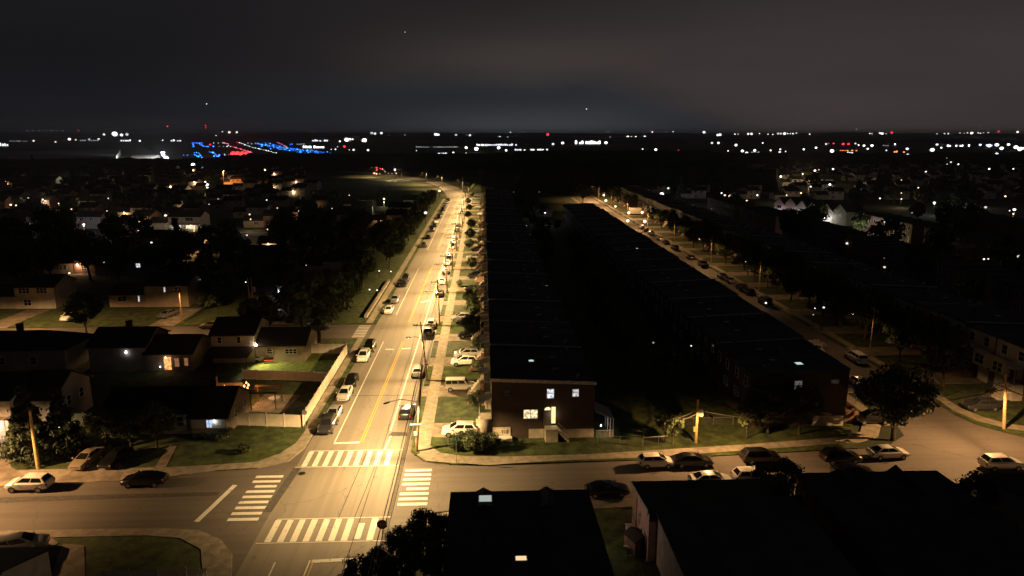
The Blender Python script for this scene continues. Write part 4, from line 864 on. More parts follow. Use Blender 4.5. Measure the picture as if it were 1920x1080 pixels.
b.obj('porch', M_trim, t); bulb(t, (3, -5.6, 2.3), 160, (1, .9, .75), E_bulb, .2); bulb(t, (9.5, -5.6, 2.3), 160, (1, .85, .62), E_bulb, .2)
t = simple('split_level_house', 'house with a glowing white double door far left behind the big dark trees', -157, 226, 0, 12, 8, (M_grey, M_grey), (M_roof, M_roof2), wl=((4, 1.8, 2.2, 1.9, em('patio_door', (.8, .93, 1), 1.6), 2, 1), (4.5, 4.2, .9, .8, em('window_amber', (1, .6, .3), .6), 1, 1)))
bulb(t, (6.8, -5, 2.6), 25, (.85, .93, 1), E_bulbw, .14)
# scattered suburb houses in the dark, left
gS = 'dark suburban houses left of the main road'
proto_s = []
for k, (tw, lw, wa, wb) in enumerate(((8.5, 7, M_tan, M_grey), (9.5, 6, M_grey, M_tan), (8, 8, M_brick2, M_tan))):
    o = simple('suburban_house', 'low suburban house half lost in the dark left of the main road', 0, -500, 0, tw, lw, (wa, wb), (M_roof, M_roof2), gS, wl=((2, 4, 1.4, 1, None, 2, 1), (6, 4, 1.4, 1, None, 2, 1), (2.5, 1.4, 1.2, 1.2, None, 2, 1), (-3, 1.8, 1.8, 1.1, None, 2, 0))); proto_s.append(o)
used = set(); rs = random.Random(3); cnt = 0; late = []
for Y in (203, 238, 300, 335, 372, 412, 455, 500, 548, 600, 660, 730):
    x = -42 - (Y > 400) * 6
    while x > -.62 * Y - 30:
        xx = x + rs.uniform(-2, 2); x -= rs.uniform(21, 27)
        if Y > 400 and xx > -.2 * Y - 22: continue
        if Y == 203 and (xx > -62 or -112 < xx < -84): continue
        if Y == 238 and -112 < xx < -82: continue
        if Y == 300 and -142 < xx < -100: continue
        if Y == 238 and -170 < xx < -140: continue
        k = rs.randrange(3)
        o = None
        if k not in used: o = proto_s[k]; used.add(k); o.location = (xx, Y + rs.uniform(-3, 3), .08); o.rotation_euler = (0, 0, rs.uniform(-.12, .12))
        else: o = dup(proto_s[k], (xx, Y + rs.uniform(-3, 3), .08), rs.uniform(-.15, .15) + (PI if rs.random() < .0 else 0)); 
        cnt += 1; late.append(o)
for i, o in enumerate(late):        # a warm or white porch light on every third house
    if i % 3 == 1:
        c = ((1, .66, .36), (1, .6, .3), (1, .85, .7))[i % 3 if i % 2 else 0]; q = bulb(o, (rs.choice((-2.5, 1.2, 3.8)), -5.0, 2.5), 130 + o.location.y * .8, c, em('porch_bulb_%d' % (i % 2), c, 9), .16 + o.location.y * .0007); o['label'] = 'low suburban house with a lit porch lamp in the dark left of the main road'; o['group'] = 'suburban houses with lit porches'
# ------------------------------------------------------------------ near houses along the bottom edge
t = thing('terraced_house', 'near house with black roof and pink wall at the bottom right of centre', 'house', (14.6, 51, 0))
# ridge along x, north eave low
b = MB(); b.box(0, 13.6, 6.4, 13.3, 0, 4.0); b.add([(0, 13.3, 4), (0, 6.4, 4), (0, 6.4, 4.9), (13.6, 13.3, 4), (13.6, 6.4, 4), (13.6, 6.4, 4.9)], ((0, 2, 1), (3, 4, 5))); b.obj('side_wall', M_pink, t)
b = MB(); b.box(.75, 13.6, -12, 6.35, 0, 4.6); b.obj('rear_wall', M_found, t)
b = MB(); slab4(b, (-.15, 13.7, 4.2), (14, 13.7, 4.2), (14, 6.38, 5.15), (-.15, 6.38, 5.15)); b.obj('front_roof', M_flat, t)
b = MB(); slab4(b, (.5, 6.38, 5.15), (14, 6.38, 5.15), (14, -12, 5.0), (.5, -12, 5.0)); b.obj('rear_roof', M_flat2, t)
b = MB(); b.add([(-.19, 13.72, 3.7), (-.19, 6.36, 4.65), (-.19, 6.36, 5.2), (-.19, 13.72, 4.25), (-.12, 13.72, 3.7), (-.12, 6.36, 4.65), (-.12, 6.36, 5.2), (-.12, 13.72, 4.25)], ((0, 3, 2, 1), (4, 5, 6, 7), (0, 4, 7, 3), (1, 2, 6, 5), (3, 7, 6, 2), (0, 1, 5, 4))); b.obj('fascia', M_coping, t)
window(t, 'W', -.03, 10.0, 2.3, .5, .9); window(t, 'W', -.03, 8.1, 2.0, .35, .6, E_dim); door(t, 'W', -.03, 7.3, .1)
b = MB(); b.tube([(-.03, 11.3, 0), (-.03, 11.3, 3.9)], .04, 5); b.obj('downpipe', M_dark, t)
t = thing('terraced_house', 'near house with two small dark gables and a lit skylight, bottom centre', 'house', (-3.2, 51, 0))
block(t, 0, 12.8, -13, 12.0, 4.0, .35, 'x', M_brick, M_flat, ov=.3)
for x, nm in ((2.9, 0), (9.0, 0)):
    b = MB(); b.add([(x - .9, 12.4, 4.0), (x + .9, 12.4, 4.0), (x, 12.4, 4.55), (x - .9, 9, 4.2), (x + .9, 9, 4.2), (x, 9, 4.5)], ((0, 1, 2), (3, 5, 4), (0, 2, 5, 3), (1, 4, 5, 2), (0, 3, 4, 1))); b.obj('gable', M_flat2, t)
def roofwin(parent, x, y, z, w, d, e):
    b = MB(); b.box(x - w / 2 - .08, x + w / 2 + .08, y - d / 2 - .08, y + d / 2 + .08, z - .4, z); f = b.obj('skylight', M_coping, parent)
    b = MB(); b.box(x - w / 2, x + w / 2, y - d / 2, y + d / 2, z, z + .06); b.obj('pane', e, f)
pink_wall_fill = bulb(t, (13.2, 8.5, 3.1), 95, (1, .66, .5), None, .07, 'fill_lamp')  # added lamp under the eave, there to brighten the pink wall opposite
p = G(910, 935, 4.75); roofwin(t, p.x + 3.2, p.y - 51, 4.75, 1.15, 1.05, em('skylight_cool', (.62, .72, .66), .62)); p = G(977, 1047, 4.65); roofwin(t, p.x + 3.2, p.y - 51, 4.65, .85, .5, em('skylight_warm', (1, .68, .35), 1.1))
for x, y in ((5.5, -2), (8, 4), (3, 3)):
    b = MB(); b.tube([(x, y, 4.2), (x, y, 5.0)], .09, 8); b.obj('roof_vent', M_dark, t)
t = thing('gabled_house', 'near house with wide black roof and one sharp gable beside the wide junction', 'house', (31.4, 52, 0))
b = MB(); b.box(0, 14.4, -14, 12.9, 0, 4.3); b.obj('wall', M_brick2, t)
b = MB(); slab4(b, (-.3, 13.3, 4.45), (14.7, 13.3, 4.45), (14.7, 5, 4.75), (-.3, 5, 4.75)); slab4(b, (-.3, 5, 4.75), (14.7, 5, 4.75), (14.7, -14, 4.5), (-.3, -14, 4.5)); b.obj('roof', M_flat, t)
b = MB(); b.add([(9.1, 13.1, 4.45), (11.1, 13.1, 4.45), (10.1, 12.9, 5.4), (9.1, 8, 4.6), (11.1, 8, 4.6), (10.1, 8, 5.0)], ((0, 1, 2), (3, 5, 4), (0, 2, 5, 3), (1, 4, 5, 2))); b.obj('gable', M_roof2, t)
b = MB(); b.add([(3.2, 13.1, 4.45), (5.4, 13.1, 4.45), (4.2, 12.9, 5.05), (3.2, 9, 4.6), (5.4, 9, 4.6), (4.2, 9, 4.8)], ((0, 1, 2), (3, 5, 4), (0, 2, 5, 3), (1, 4, 5, 2))); b.obj('small_gable', M_roof2, t)
window(t, 'E', 14.43, 4, 2.3, 1, 1.2); window(t, 'E', 14.43, 0, 2.3, 1, 1.2); window(t, 'N', 6, 12.93, 2, 1.2, 1.2)
t = thing('gabled_house', 'near house with grey side wall and dark roof in the bottom right corner', 'house', (49.3, 52, 0))
block(t, 0, 12, -6, 11.6, 4.6, 1.6, 'x', M_grey, M_roof2, ov=.35); window(t, 'W', -.03, 5, 2.4, 1, 1.2); window(t, 'W', -.03, 1, 2.4, 1, 1.2); door(t, 'W', -.03, 8.2, .1)
t = thing('bungalow', 'dark bungalow roof in the bottom left corner behind the pale path', 'bungalow', (-44.5, 50.5, .1))
w, rf = block(t, -9, 6.5, -6, 6.2, 2.9, 1.9, 'x', M_white, M_roof); b = MB(); b.box(1, 4.2, 6.2, 8, 0, 2.3); b.obj('entrance_porch', M_cream, t); window(t, 'N', -4, 6.23, 1.7, 1.2, 1.2); door(t, 'N', 5.4, 6.23, 0.1)
# ------------------------------------------------------------------ fences
def panel_fence(label, pts, h, m=None, step=2.4, name='vinyl_fence', pname='panel', z=.1):
    t = thing(name, label, 'fence', (pts[0][0], pts[0][1], z)); o = Vector(pts[0])
    for a, c in zip(pts[:-1], pts[1:]):
        a = Vector(a) - o; c = Vector(c) - o; L_ = (c - a).length; n = max(1, round(L_ / step)); d = (c - a) / n; ang = math.atan2(d.y, d.x)
        for k in range(n):
            p = a + d * k; b = MB(); M_ = Matrix.Translation((p.x, p.y, 0)) @ Matrix.Rotation(ang, 4, 'Z'); l = d.length
            b.box(.06, l - .06, -.02, .02, .08, h - .1, M=M_)
            for q in range(int(l / .2)): b.box(.1 + q * .2, .1 + q * .2 + .17, -.028, .028, .12, h - .16, M=M_)
            b.box(.06, l - .06, -.035, .035, h - .14, h - .06, M=M_); b.box(.06, l - .06, -.035, .035, .06, .18, M=M_)
            b.obj(pname, m or M_vinyl, t)
        for k in range(n + 1):
            p = a + d * k; b = MB(); b.box(p.x - .07, p.x + .07, p.y - .07, p.y + .07, 0, h + .02); b.box(p.x - .09, p.x + .09, p.y - .09, p.y + .09, h + .02, h + .08); b.obj('post', m or M_vinyl, t)
    return t
def gg(u, v): p = G(u, v, .1); return (p.x, p.y)
panel_fence('long white panel fence along the pavement and round the front corner of the garden', [gg(435, 797), gg(567, 802), (-24.45, 121)], 1.85)
panel_fence('white fence across the back of the lit green garden', [(-24.5, 121.2), (-41.5, 122.4)][::1], 1.85)
panel_fence('low white cross fence between the two back gardens', [(-24.6, 106.6), (-38.5, 108.6)], 1.6)
panel_fence('pale fence with a yellow-lit end between the two front houses on the left', [gg(130, 800), gg(186, 799)], 1.9)
def picket(label, a, c, h=1.0, name='picket_fence'):
    a = Vector(a); c = Vector(c); L_ = (c - a).length; t = thing(name, label, 'fence', (a.x, a.y, .1), math.atan2(c.y - a.y, c.x - a.x))
    b = MB()
    for k in range(int(L_ / .16)): x = k * .16; b.box(x, x + .1, -.015, .015, .05, h * .9); b.add([(x, -.015, h * .9), (x + .1, -.015, h * .9), (x + .05, -.015, h), (x, .015, h * .9), (x + .1, .015, h * .9), (x + .05, .015, h)], ((0, 1, 2), (3, 5, 4), (0, 2, 5, 3), (1, 4, 5, 2)))
    b.obj('pickets', M_vinyl, t); b = MB(); b.box(0, L_, .016, .06, .25, .33); b.box(0, L_, .016, .06, h * .65, h * .72); b.obj('rails', M_vinyl, t)
    for k in range(int(L_ / 2.4) + 1): b = MB(); b.box(k * 2.4 - .06, k * 2.4 + .06, .06, .17, 0, h + .05); b.obj('post', M_vinyl, t)
picket('white picket fence along the bottom edge at left', gg(190, 1092), gg(385, 1086), 1.15)
picket('short return of the white picket fence at its right end', gg(385, 1088), gg(378, 1110), 1.15)
def chain(label, a, c, h=1.1):
    a = Vector(a); c = Vector(c); L_ = (c - a).length; n = max(1, round(L_ / 2.6)); t = thing('chain_link_fence', label, 'fence', (a.x, a.y, .1), math.atan2(c.y - a.y, c.x - a.x))
    b = MB(); b.tube([(0, 0, h), (L_, 0, h)], .025, 6); b.obj('top_rail', M_metal, t)
    for k in range(n + 1): b = MB(); b.tube([(L_ * k / n, 0, 0), (L_ * k / n, 0, h + .08)], .03, 6); b.obj('post', M_metal, t)
    b = MB(); s = .25; k = 0.
    while k < L_ + h:
        for sg in (0, 1):
            x0_, z0_ = (k, 0) if sg == 0 else (k - h, 0); x1_, z1_ = (k - h, h) if sg == 0 else (k, h)
            if min(x0_, x1_) >= 0 and max(x0_, x1_) <= L_: b.tube([(x0_, 0, z0_ + .02), (x1_, 0, z1_)], .005, 3, cap=False)
        k += s
    b.obj('mesh', M_metal, t)
chain('low chain-link fence between the porch and the thin tree', (14, 82.6), (19.4, 81.4)); chain('chain-link fence with pale top rail under the thin tree', gg(1206, 838), gg(1262, 834), 1.25)
chain('chain-link fence behind the lawn between pole and leafy tree', (25, 87.5), (33.0, 87.6))
# junk beside the pink wall
for i, (u, v, nm, lb, cat, col) in enumerate([(1180, 1004, 'storage_box', 'pale upright storage box leaning by the pink wall', 'box', M_found), (1193, 1030, 'garden_shed', 'small dark shed against the pink wall', 'shed', M_wood), (1178, 1045, 'round_table', 'tilted round table top catching light near the pink wall', 'table', M_found)]):
    p = G(u, v, .1); t = thing(nm, lb, cat, (p.x, p.y, .1), .4 * i)
    if nm == 'storage_box': b = MB(); b.box(-.3, .3, -.5, .5, 0, .9); b.obj('body', col, t); b = MB(); b.box(-.34, .34, -.54, .54, .9, 1.0); b.obj('lid', M_trim, t)
    elif nm == 'garden_shed': block(t, -.8, .8, -.9, .9, 1.3, .4, 'y', M_wood, M_roof, ov=.1)
    else: b = MB(); b.tube([(0, 0, .7), (.1, 0, .75)], .55, 16); b.obj('table_top', col, t); b = MB(); b.tube([(0, 0, 0), (0, 0, .7)], .05, 6); b.obj('leg', M_dark, t)

# ------------------------------------------------------------------ poles, lamps, cables
def pole(x, y, label, h=11, head=None, power=0, col=SOD, arms=1, ang=0., tr=False, m=None, cat='utility pole', group=None, lean=(0, 0), r=.17, name='utility_pole', z=.1, spot=158, lamp_r=.1, glow=False, axis=1):
    t = thing(name, label, cat, (x, y, z), 0, group)
    lx, ly = lean; b = MB(); b.tube([(0, 0, -.1), (lx * .5, ly * .5, h * .5), (lx, ly, h)], [r, r * .85, r * .62], 10); b.obj('shaft', m or M_pole, t)
    c, s = math.cos(ang), math.sin(ang)
    for k in range(arms):
        zz = h - .5 - .9 * k; Mx = Matrix.Translation((lx * zz / h, ly * zz / h, zz)) @ Matrix.Rotation(ang, 4, 'Z')
        b = MB(); b.box(-1.25, 1.25, -.14 - .05, -.06, -.06, .06, M=Mx); b.obj('crossarm', m or M_pole, t)
        for q in (-1.15, -.55, .55, 1.15):
            b = MB(); p0 = Mx @ Vector((q, -.12, .06)); b.tube([p0, p0 + Vector((0, 0, .1)), p0 + Vector((0, 0, .2))], [.03, .06, .03], 8); b.obj('insulator', M_metal, t)
    if tr:
        b = MB(); p0 = Vector((lx * .7 + .42, ly * .7 - .1, h - (2.1 if tr == 2 else 2.9))); b.tube([p0, p0 + Vector((0, 0, .05)), p0 + Vector((0, 0, 1.0)), p0 + Vector((0, 0, 1.1))], [.25, .32, .32, .2], 14); b.obj('transformer', M_found if tr == 2 else M_metal, t)
    b = MB(); b.box(-.2, .2, -.3, -.14, 2.6, 3.0); b.obj('junction_box', M_metal, t) if arms else None
    if head:
        hx, hy, hz = head[0] - x, head[1] - y, head[2] - z; d = Vector((hx, hy, 0)); d.normalize(); a = math.atan2(d.y, d.x)
        b = MB(); b.tube([(lx * .6, ly * .6, hz - .5), (hx * .5, hy * .5, hz + .15), (hx - d.x * .3, hy - d.y * .3, hz + .12)], .04, 6); ar = b.obj('lamp_arm', M_metal, t)
        b = MB(); Mh = Matrix.Translation((hx, hy, hz)) @ Matrix.Rotation(a, 4, 'Z')
        b.add([tuple(Mh @ Vector(p)) for p in ((-.38, -.08, .02), (.35, -.17, .0), (.35, .17, .0), (-.38, .08, .02), (-.36, -.06, .16), (.28, -.12, .1), (.28, .12, .1), (-.36, .06, .16))], ((3, 2, 1, 0), (4, 5, 6, 7), (0, 1, 5, 4), (1, 2, 6, 5), (2, 3, 7, 6), (3, 0, 4, 7))); hd = b.obj('lamp_head', M_dark, ar)
        b = MB()
        if glow: b.ball((hx, hy, hz - .15), .28, nu=10, nv=6, sz=.8); b.obj('lens', em('lens_far', (1, .7, .36), 12), ar)
        else: b.box(-.1, .2, -.07, .07, -.012, -.004, M=Mh); b.obj('lens', E_lens, ar)
        if power: lamp(ar, (hx, hy, hz - .12 if not glow else hz - .55), power, col, 'SPOT', lamp_r if not glow else .2, spot, .3, wing=0 if glow else 1.3, axis=axis)
    return t
PX = -9.2; main_y = [81.06, 106.6, 139.2, 169.6, 200, 232, 264, 297, 330, 363, 396, 428]
main_p = [13500, 8200, 11500, 13200, 10800, 11000, 11000, 11500, 12000, 12500, 12500, 12500]
gP = 'utility poles with lamps along the right side of the main road'
for i, y in enumerate(main_y):
    hd = (-11.7, 79.3, 7.1) if i == 0 else (-12.0, y + .2, 7.1)
    lab = ['tall timber pole at the junction kerb carrying a street name sign and a lamp arm', 'timber pole with crossarm standing behind the silver kerb car', 'timber pole with crossarm, third along the right kerb of the main road'][i] if i < 3 else 'timber lamp pole, %s along the right kerb of the main road' % ordn(i + 1)
    t = pole((-8.55, PX)[i > 0], y, lab, 11.3 if i == 0 else 9.6, hd, main_p[i], SOD, 0 if i == 0 else 1, 0, i in (1, 4), M_pole, 'utility pole', gP, (1.0, -.3) if i == 0 else (-.8, 0) if i == 1 else (-.3, 0))
    if i == 0:
        b = MB(); b.box(-.75, .85, -.3, -.26, 3.55, 3.8); b.obj('street_name_sign', M_signg, t)
        b = MB(); b.box(-.62, .72, -.315, -.301, 3.62, 3.73); b.obj('sign_face', M_signw, t)
        b = MB(); b.box(-.22, .2, -.26, -.2, 2.2, 2.75); b.obj('parking_sign', M_signw, t)
# extra lamps where the road bends away
for i, (x, y) in enumerate([(-14, 470), (-30, 515), (-45, 560), (-70, 615), (-98, 655)]):
    pole(x, y, 'far lamp pole on the bend of the main road, %s beyond the last terrace' % ordn(i + 1), 10, (x - 3, y - 1, 8.5), 11000, SOD, 0, 0, False, M_metal, 'street lamp', 'far lamps on the bend', name='street_lamp', r=.12)
pl = pole(26.4, 82.3, 'pale timber pole with white transformer beside the chain-link fence', 5.7, (26.9, 78.6, 5.1), 2900, SOD2, 0, 0, 2, M_polelit, r=.2, axis=0)
b = MB(); b.box(-.45, -.2, -.35, -.15, 1.6, 2.2); b.obj('meter_box', mat('yellow_box', (.5, .38, .1), .7), pl)
pr_ = pole(68.3, 84.9, 'timber pole at the kerb of the wide right-hand junction carrying crossing cables', 7.7, (61.6, 80.2, 7.2), 6000, SOD2, 0, 0, False, M_polelit, r=.22, lean=(-.9, 0), axis=0)
b = MB(); b.tube([(-.3, -.25, 5.2), (-.3, -.25, 5.3), (-.3, -.25, 5.45)], [.34, .3, .1], 14); b.obj('lamp_dish', M_found, pr_)
pole(-52.1, 78.3, 'bright yellow-lit timber pole standing beside the big conifer at the left', 7.2, None, 0, SOD, 0, 0, False, M_polelit, r=.24)
pole(-66, 76.2, 'timber lamp pole just outside the left edge', 10, (-60.5, 72.0, 7.6), 10500, SOD2, 1, 0, False, axis=0)
pole(-28, 63.9, 'short lamp pole', 6, None, 0, SOD, 0, 0, False) if 0 else None
for u, v, lb in ((471, 603, 'left one of a pair of pale poles standing close together in the back street'), (477, 604, 'right one of a pair of pale poles with a grey can in the back street')):
    p = G(u, v); pole(p.x, p.y, lb, 9.2, None, 0, SOD, 0, 0, u > 473, M_polelit, r=.17)
pole(-62, 143, 'lamp pole on the far kerb of the back street above the beige saloon', 8, (-62, 140, 7.4), 2400, SOD2, 0, 0, False, M_pole, r=.12, name='street_lamp', cat='street lamp')
pole(-92, 130, 'lamp pole at the back street near the white car drive', 8, (-92, 134, 7.4), 6500, SOD2, 0, 0, False, M_pole, r=.12, name='street_lamp', cat='street lamp')
pole(-92.5, 232, 'thin lamp pole beside the bend with the white van', 10, (-95.5, 240, 8), 3600, SOD2, 0, 0, False, M_polelit, r=.12, name='street_lamp', cat='street lamp')
p = G(367, 465); pole(p.x, p.y, 'slim pale pole with a small low lamp left of the white van', 9, None, 0, SOD, 0, 0, False, M_polelit, r=.1, name='street_lamp', cat='street lamp')
gR = 'street lamps along the right-hand side street'
for i, (y, pw) in enumerate([(116, 380), (167, 650), (204.7, 2000), (246.5, 2100), (288, 4200), (330, 6500), (372, 8000), (414, 9000)]):
    lb = 'tall pale lamp pole on the right kerb of the side street, %s from the junction' % ordn(i + 1)
    pole(67, y, lb, 8.8, (63.2, y, 7.8), pw, SOD2, 1 if i == 0 else 0, PI / 2, False, M_polelit, 'street lamp', gR, r=.11, name='street_lamp')
def lantern(u, v, label, power=120, z=3.0, rr=.42, col=(1, .62, .3), e=None, group='glowing lanterns at the far end of the side street'):
    p = G(u, v, z); t = thing('lamp_post', label, 'lamp post', (p.x, p.y, .1), 0, group)
    b = MB(); b.tube([(0, 0, 0), (0, 0, z - .4)], .06, 6); b.obj('post', M_dark, t)
    b = MB(); b.ball((0, 0, z - .1), rr, nu=10, nv=7, sz=.8); g = b.obj('lantern', e or em('lantern', (1, .72, .42), 7), t)
    b = MB(); b.tube([(0, 0, z + rr * .8 - .1), (0, 0, z + rr * .8 + .1)], [rr * .6, .03], 8); b.obj('cap', M_dark, t)
    lamp(g, (0, -.2, z - .3 - rr), power, col, r=.2); return t
for u, v, k, lb in ((1132, 366, .5, 'glowing lantern, topmost of the far cluster'), (1136, 376, .6, 'brightest lantern of the far cluster, right of the trees'), (1154, 387, .4, 'whitish lantern standing apart right of the far cluster'), (1179, 399, .55, 'lantern, upper left of the four on the lit green'), (1204, 398, .5, 'lantern, upper right of the four on the lit green'), (1177, 414, .55, 'lantern, lower left of the four on the lit green'), (1209, 415, .6, 'lantern, lower right of the four on the lit green')):
    lantern(u, v, lb, 330, 3.2, k)
def cable(label, pts, sag=.5, r=.02, m=None, group=None):
    pts = [Vector(p) for p in pts]; o = pts[0]; b = MB(); L_ = []
    for a, c in zip(pts[:-1], pts[1:]):
        for k in range(8): t = k / 8; q = a.lerp(c, t) - o; q.z -= 4 * sag * t * (1 - t); L_.append(q)
    L_.append(pts[-1] - o); b.tube(L_, r, 4); x = b.obj('overhead_cable', m or M_wire, None, o); return tag(x, label, 'cable', group)
gW = 'overhead cables strung between the main road poles'
for k, (dx, zz, nm) in enumerate(((-1.15, 9.45, 'outermost thin cable over the kerb'), (.55, 9.45, 'inner thin cable over the walk'), (1.15, 9.45, 'thin cable nearest the lawns'), (0, 7.4, 'thick lower cable on the pole shafts'), (.1, 6.7, 'thick lowest cable on the pole shafts'))):
    cable('%s along the main road' % nm, [(-8.3 + dx, 36, zz + 1)] + [((-8.4 if i == 0 else PX - .2) + dx, y - .15, zz + (1.4 if i == 0 else 0)) for i, y in enumerate(main_y)], .7, .022 if k < 3 else .035, M_wire, gW)
def GY(u, v, Y): d = ray(u, v); t = Y / d.y; return Vector((d.x * t, Y, CH + d.z * t))
A = GY(1306, 769, 82.1); P1 = GY(1430, 786, 86.5); P0 = GY(1252, 787, 83.5)
cable('pale sagging cable from the transformer pole towards the leafy tree', [A, P1], .15, .03, M_wirel); cable('pale cable from the transformer pole towards the porch house', [A, P0], .25, .03, M_wirel)
cable('second pale cable beside the transformer pole', [A - Vector((0, 0, .5)), P0 - Vector((-.6, 0, .3))], .2, .035, M_wirel)
for (a, c, lb) in (((1778, 751), (1880, 731), 'lowest pale cable at the right junction'), ((1762, 745), (1858, 716), 'middle pale cable at the right junction'), ((1850, 711), (1886, 728), 'short pale cable sloping down to the right pole'), ((1886, 728), (1935, 748), 'pale cable leaving the frame from the right pole')):
    q0 = G(*a, 8.2); q1 = G(*c, 8.4); cable(lb, [q0, q1], .05, .07, M_wirel)
cable('pale cable crossing the side street lamp pole', [G(1660, 637, 8.5), G(1702, 653, 8.6), G(1736, 668, 8.2)], .1, .06, M_wirel)
# signs at the junction
p = Vector((-9.8, 60.6)); t = thing('stop_sign', 'stop sign seen from behind beside the near crosswalk', 'stop sign', (p.x, p.y, .1))
b = MB(); b.tube([(0, 0, 0), (0, 0, 2.75)], .04, 8); b.obj('post', M_metal, t)
def octo(b, y0, y1, R_, mi=0):
    v = [(R_ * math.cos(PI / 8 + PI * k / 4), yy, 2.35 + R_ * math.sin(PI / 8 + PI * k / 4)) for yy in (y0, y1) for k in range(8)]; b.add(v, [tuple(range(8)), tuple(range(8, 16))[::-1]] + [(k, 8 + k, 8 + (k + 1) % 8, (k + 1) % 8) for k in range(8)], mi)
b = MB(); octo(b, -.06, -.045, .5); b.obj('plate', M_signr, t)
def text(s, size, parent, loc, rot, m, name='lettering'):
    cu = bpy.data.curves.new(name, 'FONT'); cu.body = s; cu.size = size; cu.align_x = 'CENTER'; cu.align_y = 'CENTER'; cu.extrude = .004
    tmp = bpy.data.objects.new(name, cu); COL.objects.link(tmp); dg = bpy.context.evaluated_depsgraph_get(); me = bpy.data.meshes.new_from_object(tmp.evaluated_get(dg)); bpy.data.objects.remove(tmp); me.materials.clear(); me.materials.append(m)
    o = mesh_obj(name, me, parent); o.location = loc; o.rotation_euler = rot; return o
text('STOP', .34, t, (0, -.068, 2.35), (PI / 2, 0, 0), M_signw)
p = G(573, 805); t = thing('round_sign', 'grey round sign at the outer corner of the white fence', 'sign', (p.x, p.y, .1)); b = MB(); b.tube([(0, 0, 0), (0, 0, 2.5)], .035, 8); b.obj('post', M_metal, t); b = MB(); b.tube([(0, -.03, 2.3), (0, -.06, 2.3)], .36, 18); b.obj('plate', M_metal, t)
p = G(856, 870); t = thing('street_name_post', 'slim post with street name plates on the walk by the round bushes', 'street sign', (p.x, p.y, .15)); b = MB(); b.tube([(0, 0, 0), (0, 0, 2.9)], .03, 8); b.obj('post', M_metal, t); b = MB(); b.box(-.4, .4, -.02, .02, 2.7, 2.9); b.obj('plate', M_signg, t)
# ------------------------------------------------------------------ trees
def leafcloud(seed, R, H, nclump, per, size, squash=.8, cone=False, core=.5):
    r = random.Random(seed); b = MB(); cl = []
    for i in range(nclump):
        if cone:
            z = r.random() ** 1.3; rad = R * (1 - z) * (.55 + .45 * r.random()); a = r.uniform(0, 2 * PI); c = Vector((rad * math.cos(a), rad * math.sin(a), z * H)); cr = R * (.16 + .2 * (1 - z))
        else:
            while 1:
                c = Vector((r.uniform(-1, 1), r.uniform(-1, 1), r.uniform(-1, 1)))
                if core < c.length < 1: break
            c = Vector((c.x * R * .78, c.y * R * .78, (c.z * .5 * .8 + .5) * H)); cr = R * r.uniform(.2, .36)
        cl.append((c, cr))
    for c, cr in cl:
        mi = 0 if r.random() < .6 else 1
        for k in range(per):
            d = Vector((r.gauss(0, 1), r.gauss(0, 1), r.gauss(0, 1))).normalized() * cr * r.uniform(.55, 1.08); d.z *= squash
            p = c + d; nn = (d.normalized() + Vector((r.uniform(-.7, .7), r.uniform(-.7, .7), r.uniform(-.2, .9)))).normalized(); a = nn.cross(Vector((r.uniform(-1, 1), r.uniform(-1, 1), .2))).normalized(); bb = nn.cross(a); s = size * r.uniform(.6, 1.35)
            b.add([p - a * s, p - bb * s * .55, p + a * s, p + bb * s * .6], ((0, 1, 2, 3),), mi)
    return b, cl
def trunk_mb(seed, h, r0, cl, top, forks=7):
    r = random.Random(seed); b = MB(); tp = Vector((r.uniform(-.3, .3), r.uniform(-.3, .3), h)); b.tube([(0, 0, -.2), (0, 0, .3), (tp.x * .5, tp.y * .5, h * .5), tp, tp + Vector((0, 0, top * .5))], [r0 * 1.5, r0, r0 * .85, r0 * .7, r0 * .15], 8)
    for c, cr in r.sample(cl, min(forks, len(cl))):
        e = Vector((c.x, c.y, c.z + h)); s = Vector((tp.x * .8, tp.y * .8, h * r.uniform(.75, 1.05))); m = (s + e) / 2 + Vector((0, 0, -.15 * (e - s).length)); b.tube([s, m, e], [r0 * .45, r0 * .28, r0 * .08], 5)
    return b
TP = {}
def tree_proto(key):
    if key in TP: return TP[key]
    sp = {'broad': (1, 5, 8, 60, 95, .26, .8, False, 3.0, .3), 'broad2': (2, 4.4, 7, 50, 90, .26, .8, False, 2.4, .26), 'tall': (3, 3.3, 9, 52, 85, .25, .9, False, 2.6, .24), 'small': (4, 2.4, 4.4, 34, 70, .19, .8, False, 1.9, .13), 'conifer': (5, 3.0, 9.5, 90, 55, .25, .5, True, .8, .25), 'bush': (6, 1.5, 2.2, 30, 110, .1, .9, False, .1, .07), 'far': (7, 4.8, 7.5, 34, 34, .5, .8, False, 2.6, .3), 'far2': (8, 4.0, 8.5, 34, 30, .5, .8, False, 2.6, .3), 'farcon': (9, 3.2, 12, 60, 18, .5, .5, True, 1, .25), 'thin': (10, 3.1, 6.6, 22, 60, .26, .8, False, 2.2, .13)}[key]
    b, cl = leafcloud(sp[0], sp[1], sp[2], sp[3], sp[4], sp[5], sp[6], sp[7], .28 if key == 'thin' else .5); tk = trunk_mb(sp[0], sp[8], sp[9], cl, sp[2], 9 if key == 'thin' else 6)
    mm = [M_con, M_leaf2] if 'con' in key else [M_leaf, M_leaf2]
    TP[key] = (b.mesh('crown', mm), tk.mesh('trunk', M_bark), sp[8]); return TP[key]
def tree(key, x, y, label, sc=1., rz=None, group=None, cat='tree', name='leafy_tree', sxy=None, z=.05):
    c, k, h = tree_proto(key); t = thing(name, label, cat, (x, y, z), rnd.uniform(0, 6) if rz is None else rz, group); t.scale = (sc * (sxy or 1), sc * (sxy or 1), sc)
    o = mesh_obj('crown', c, t); o.location = (0, 0, h); mesh_obj('trunk', k, t); return t
tree('broad', -30.5, 127, 'huge dark tree overhanging the left kerb where the back street meets the main road', 1.32)
tree('broad2', -36, 137, 'dark broad tree behind the huge kerb tree, beside the back street', 1.3)
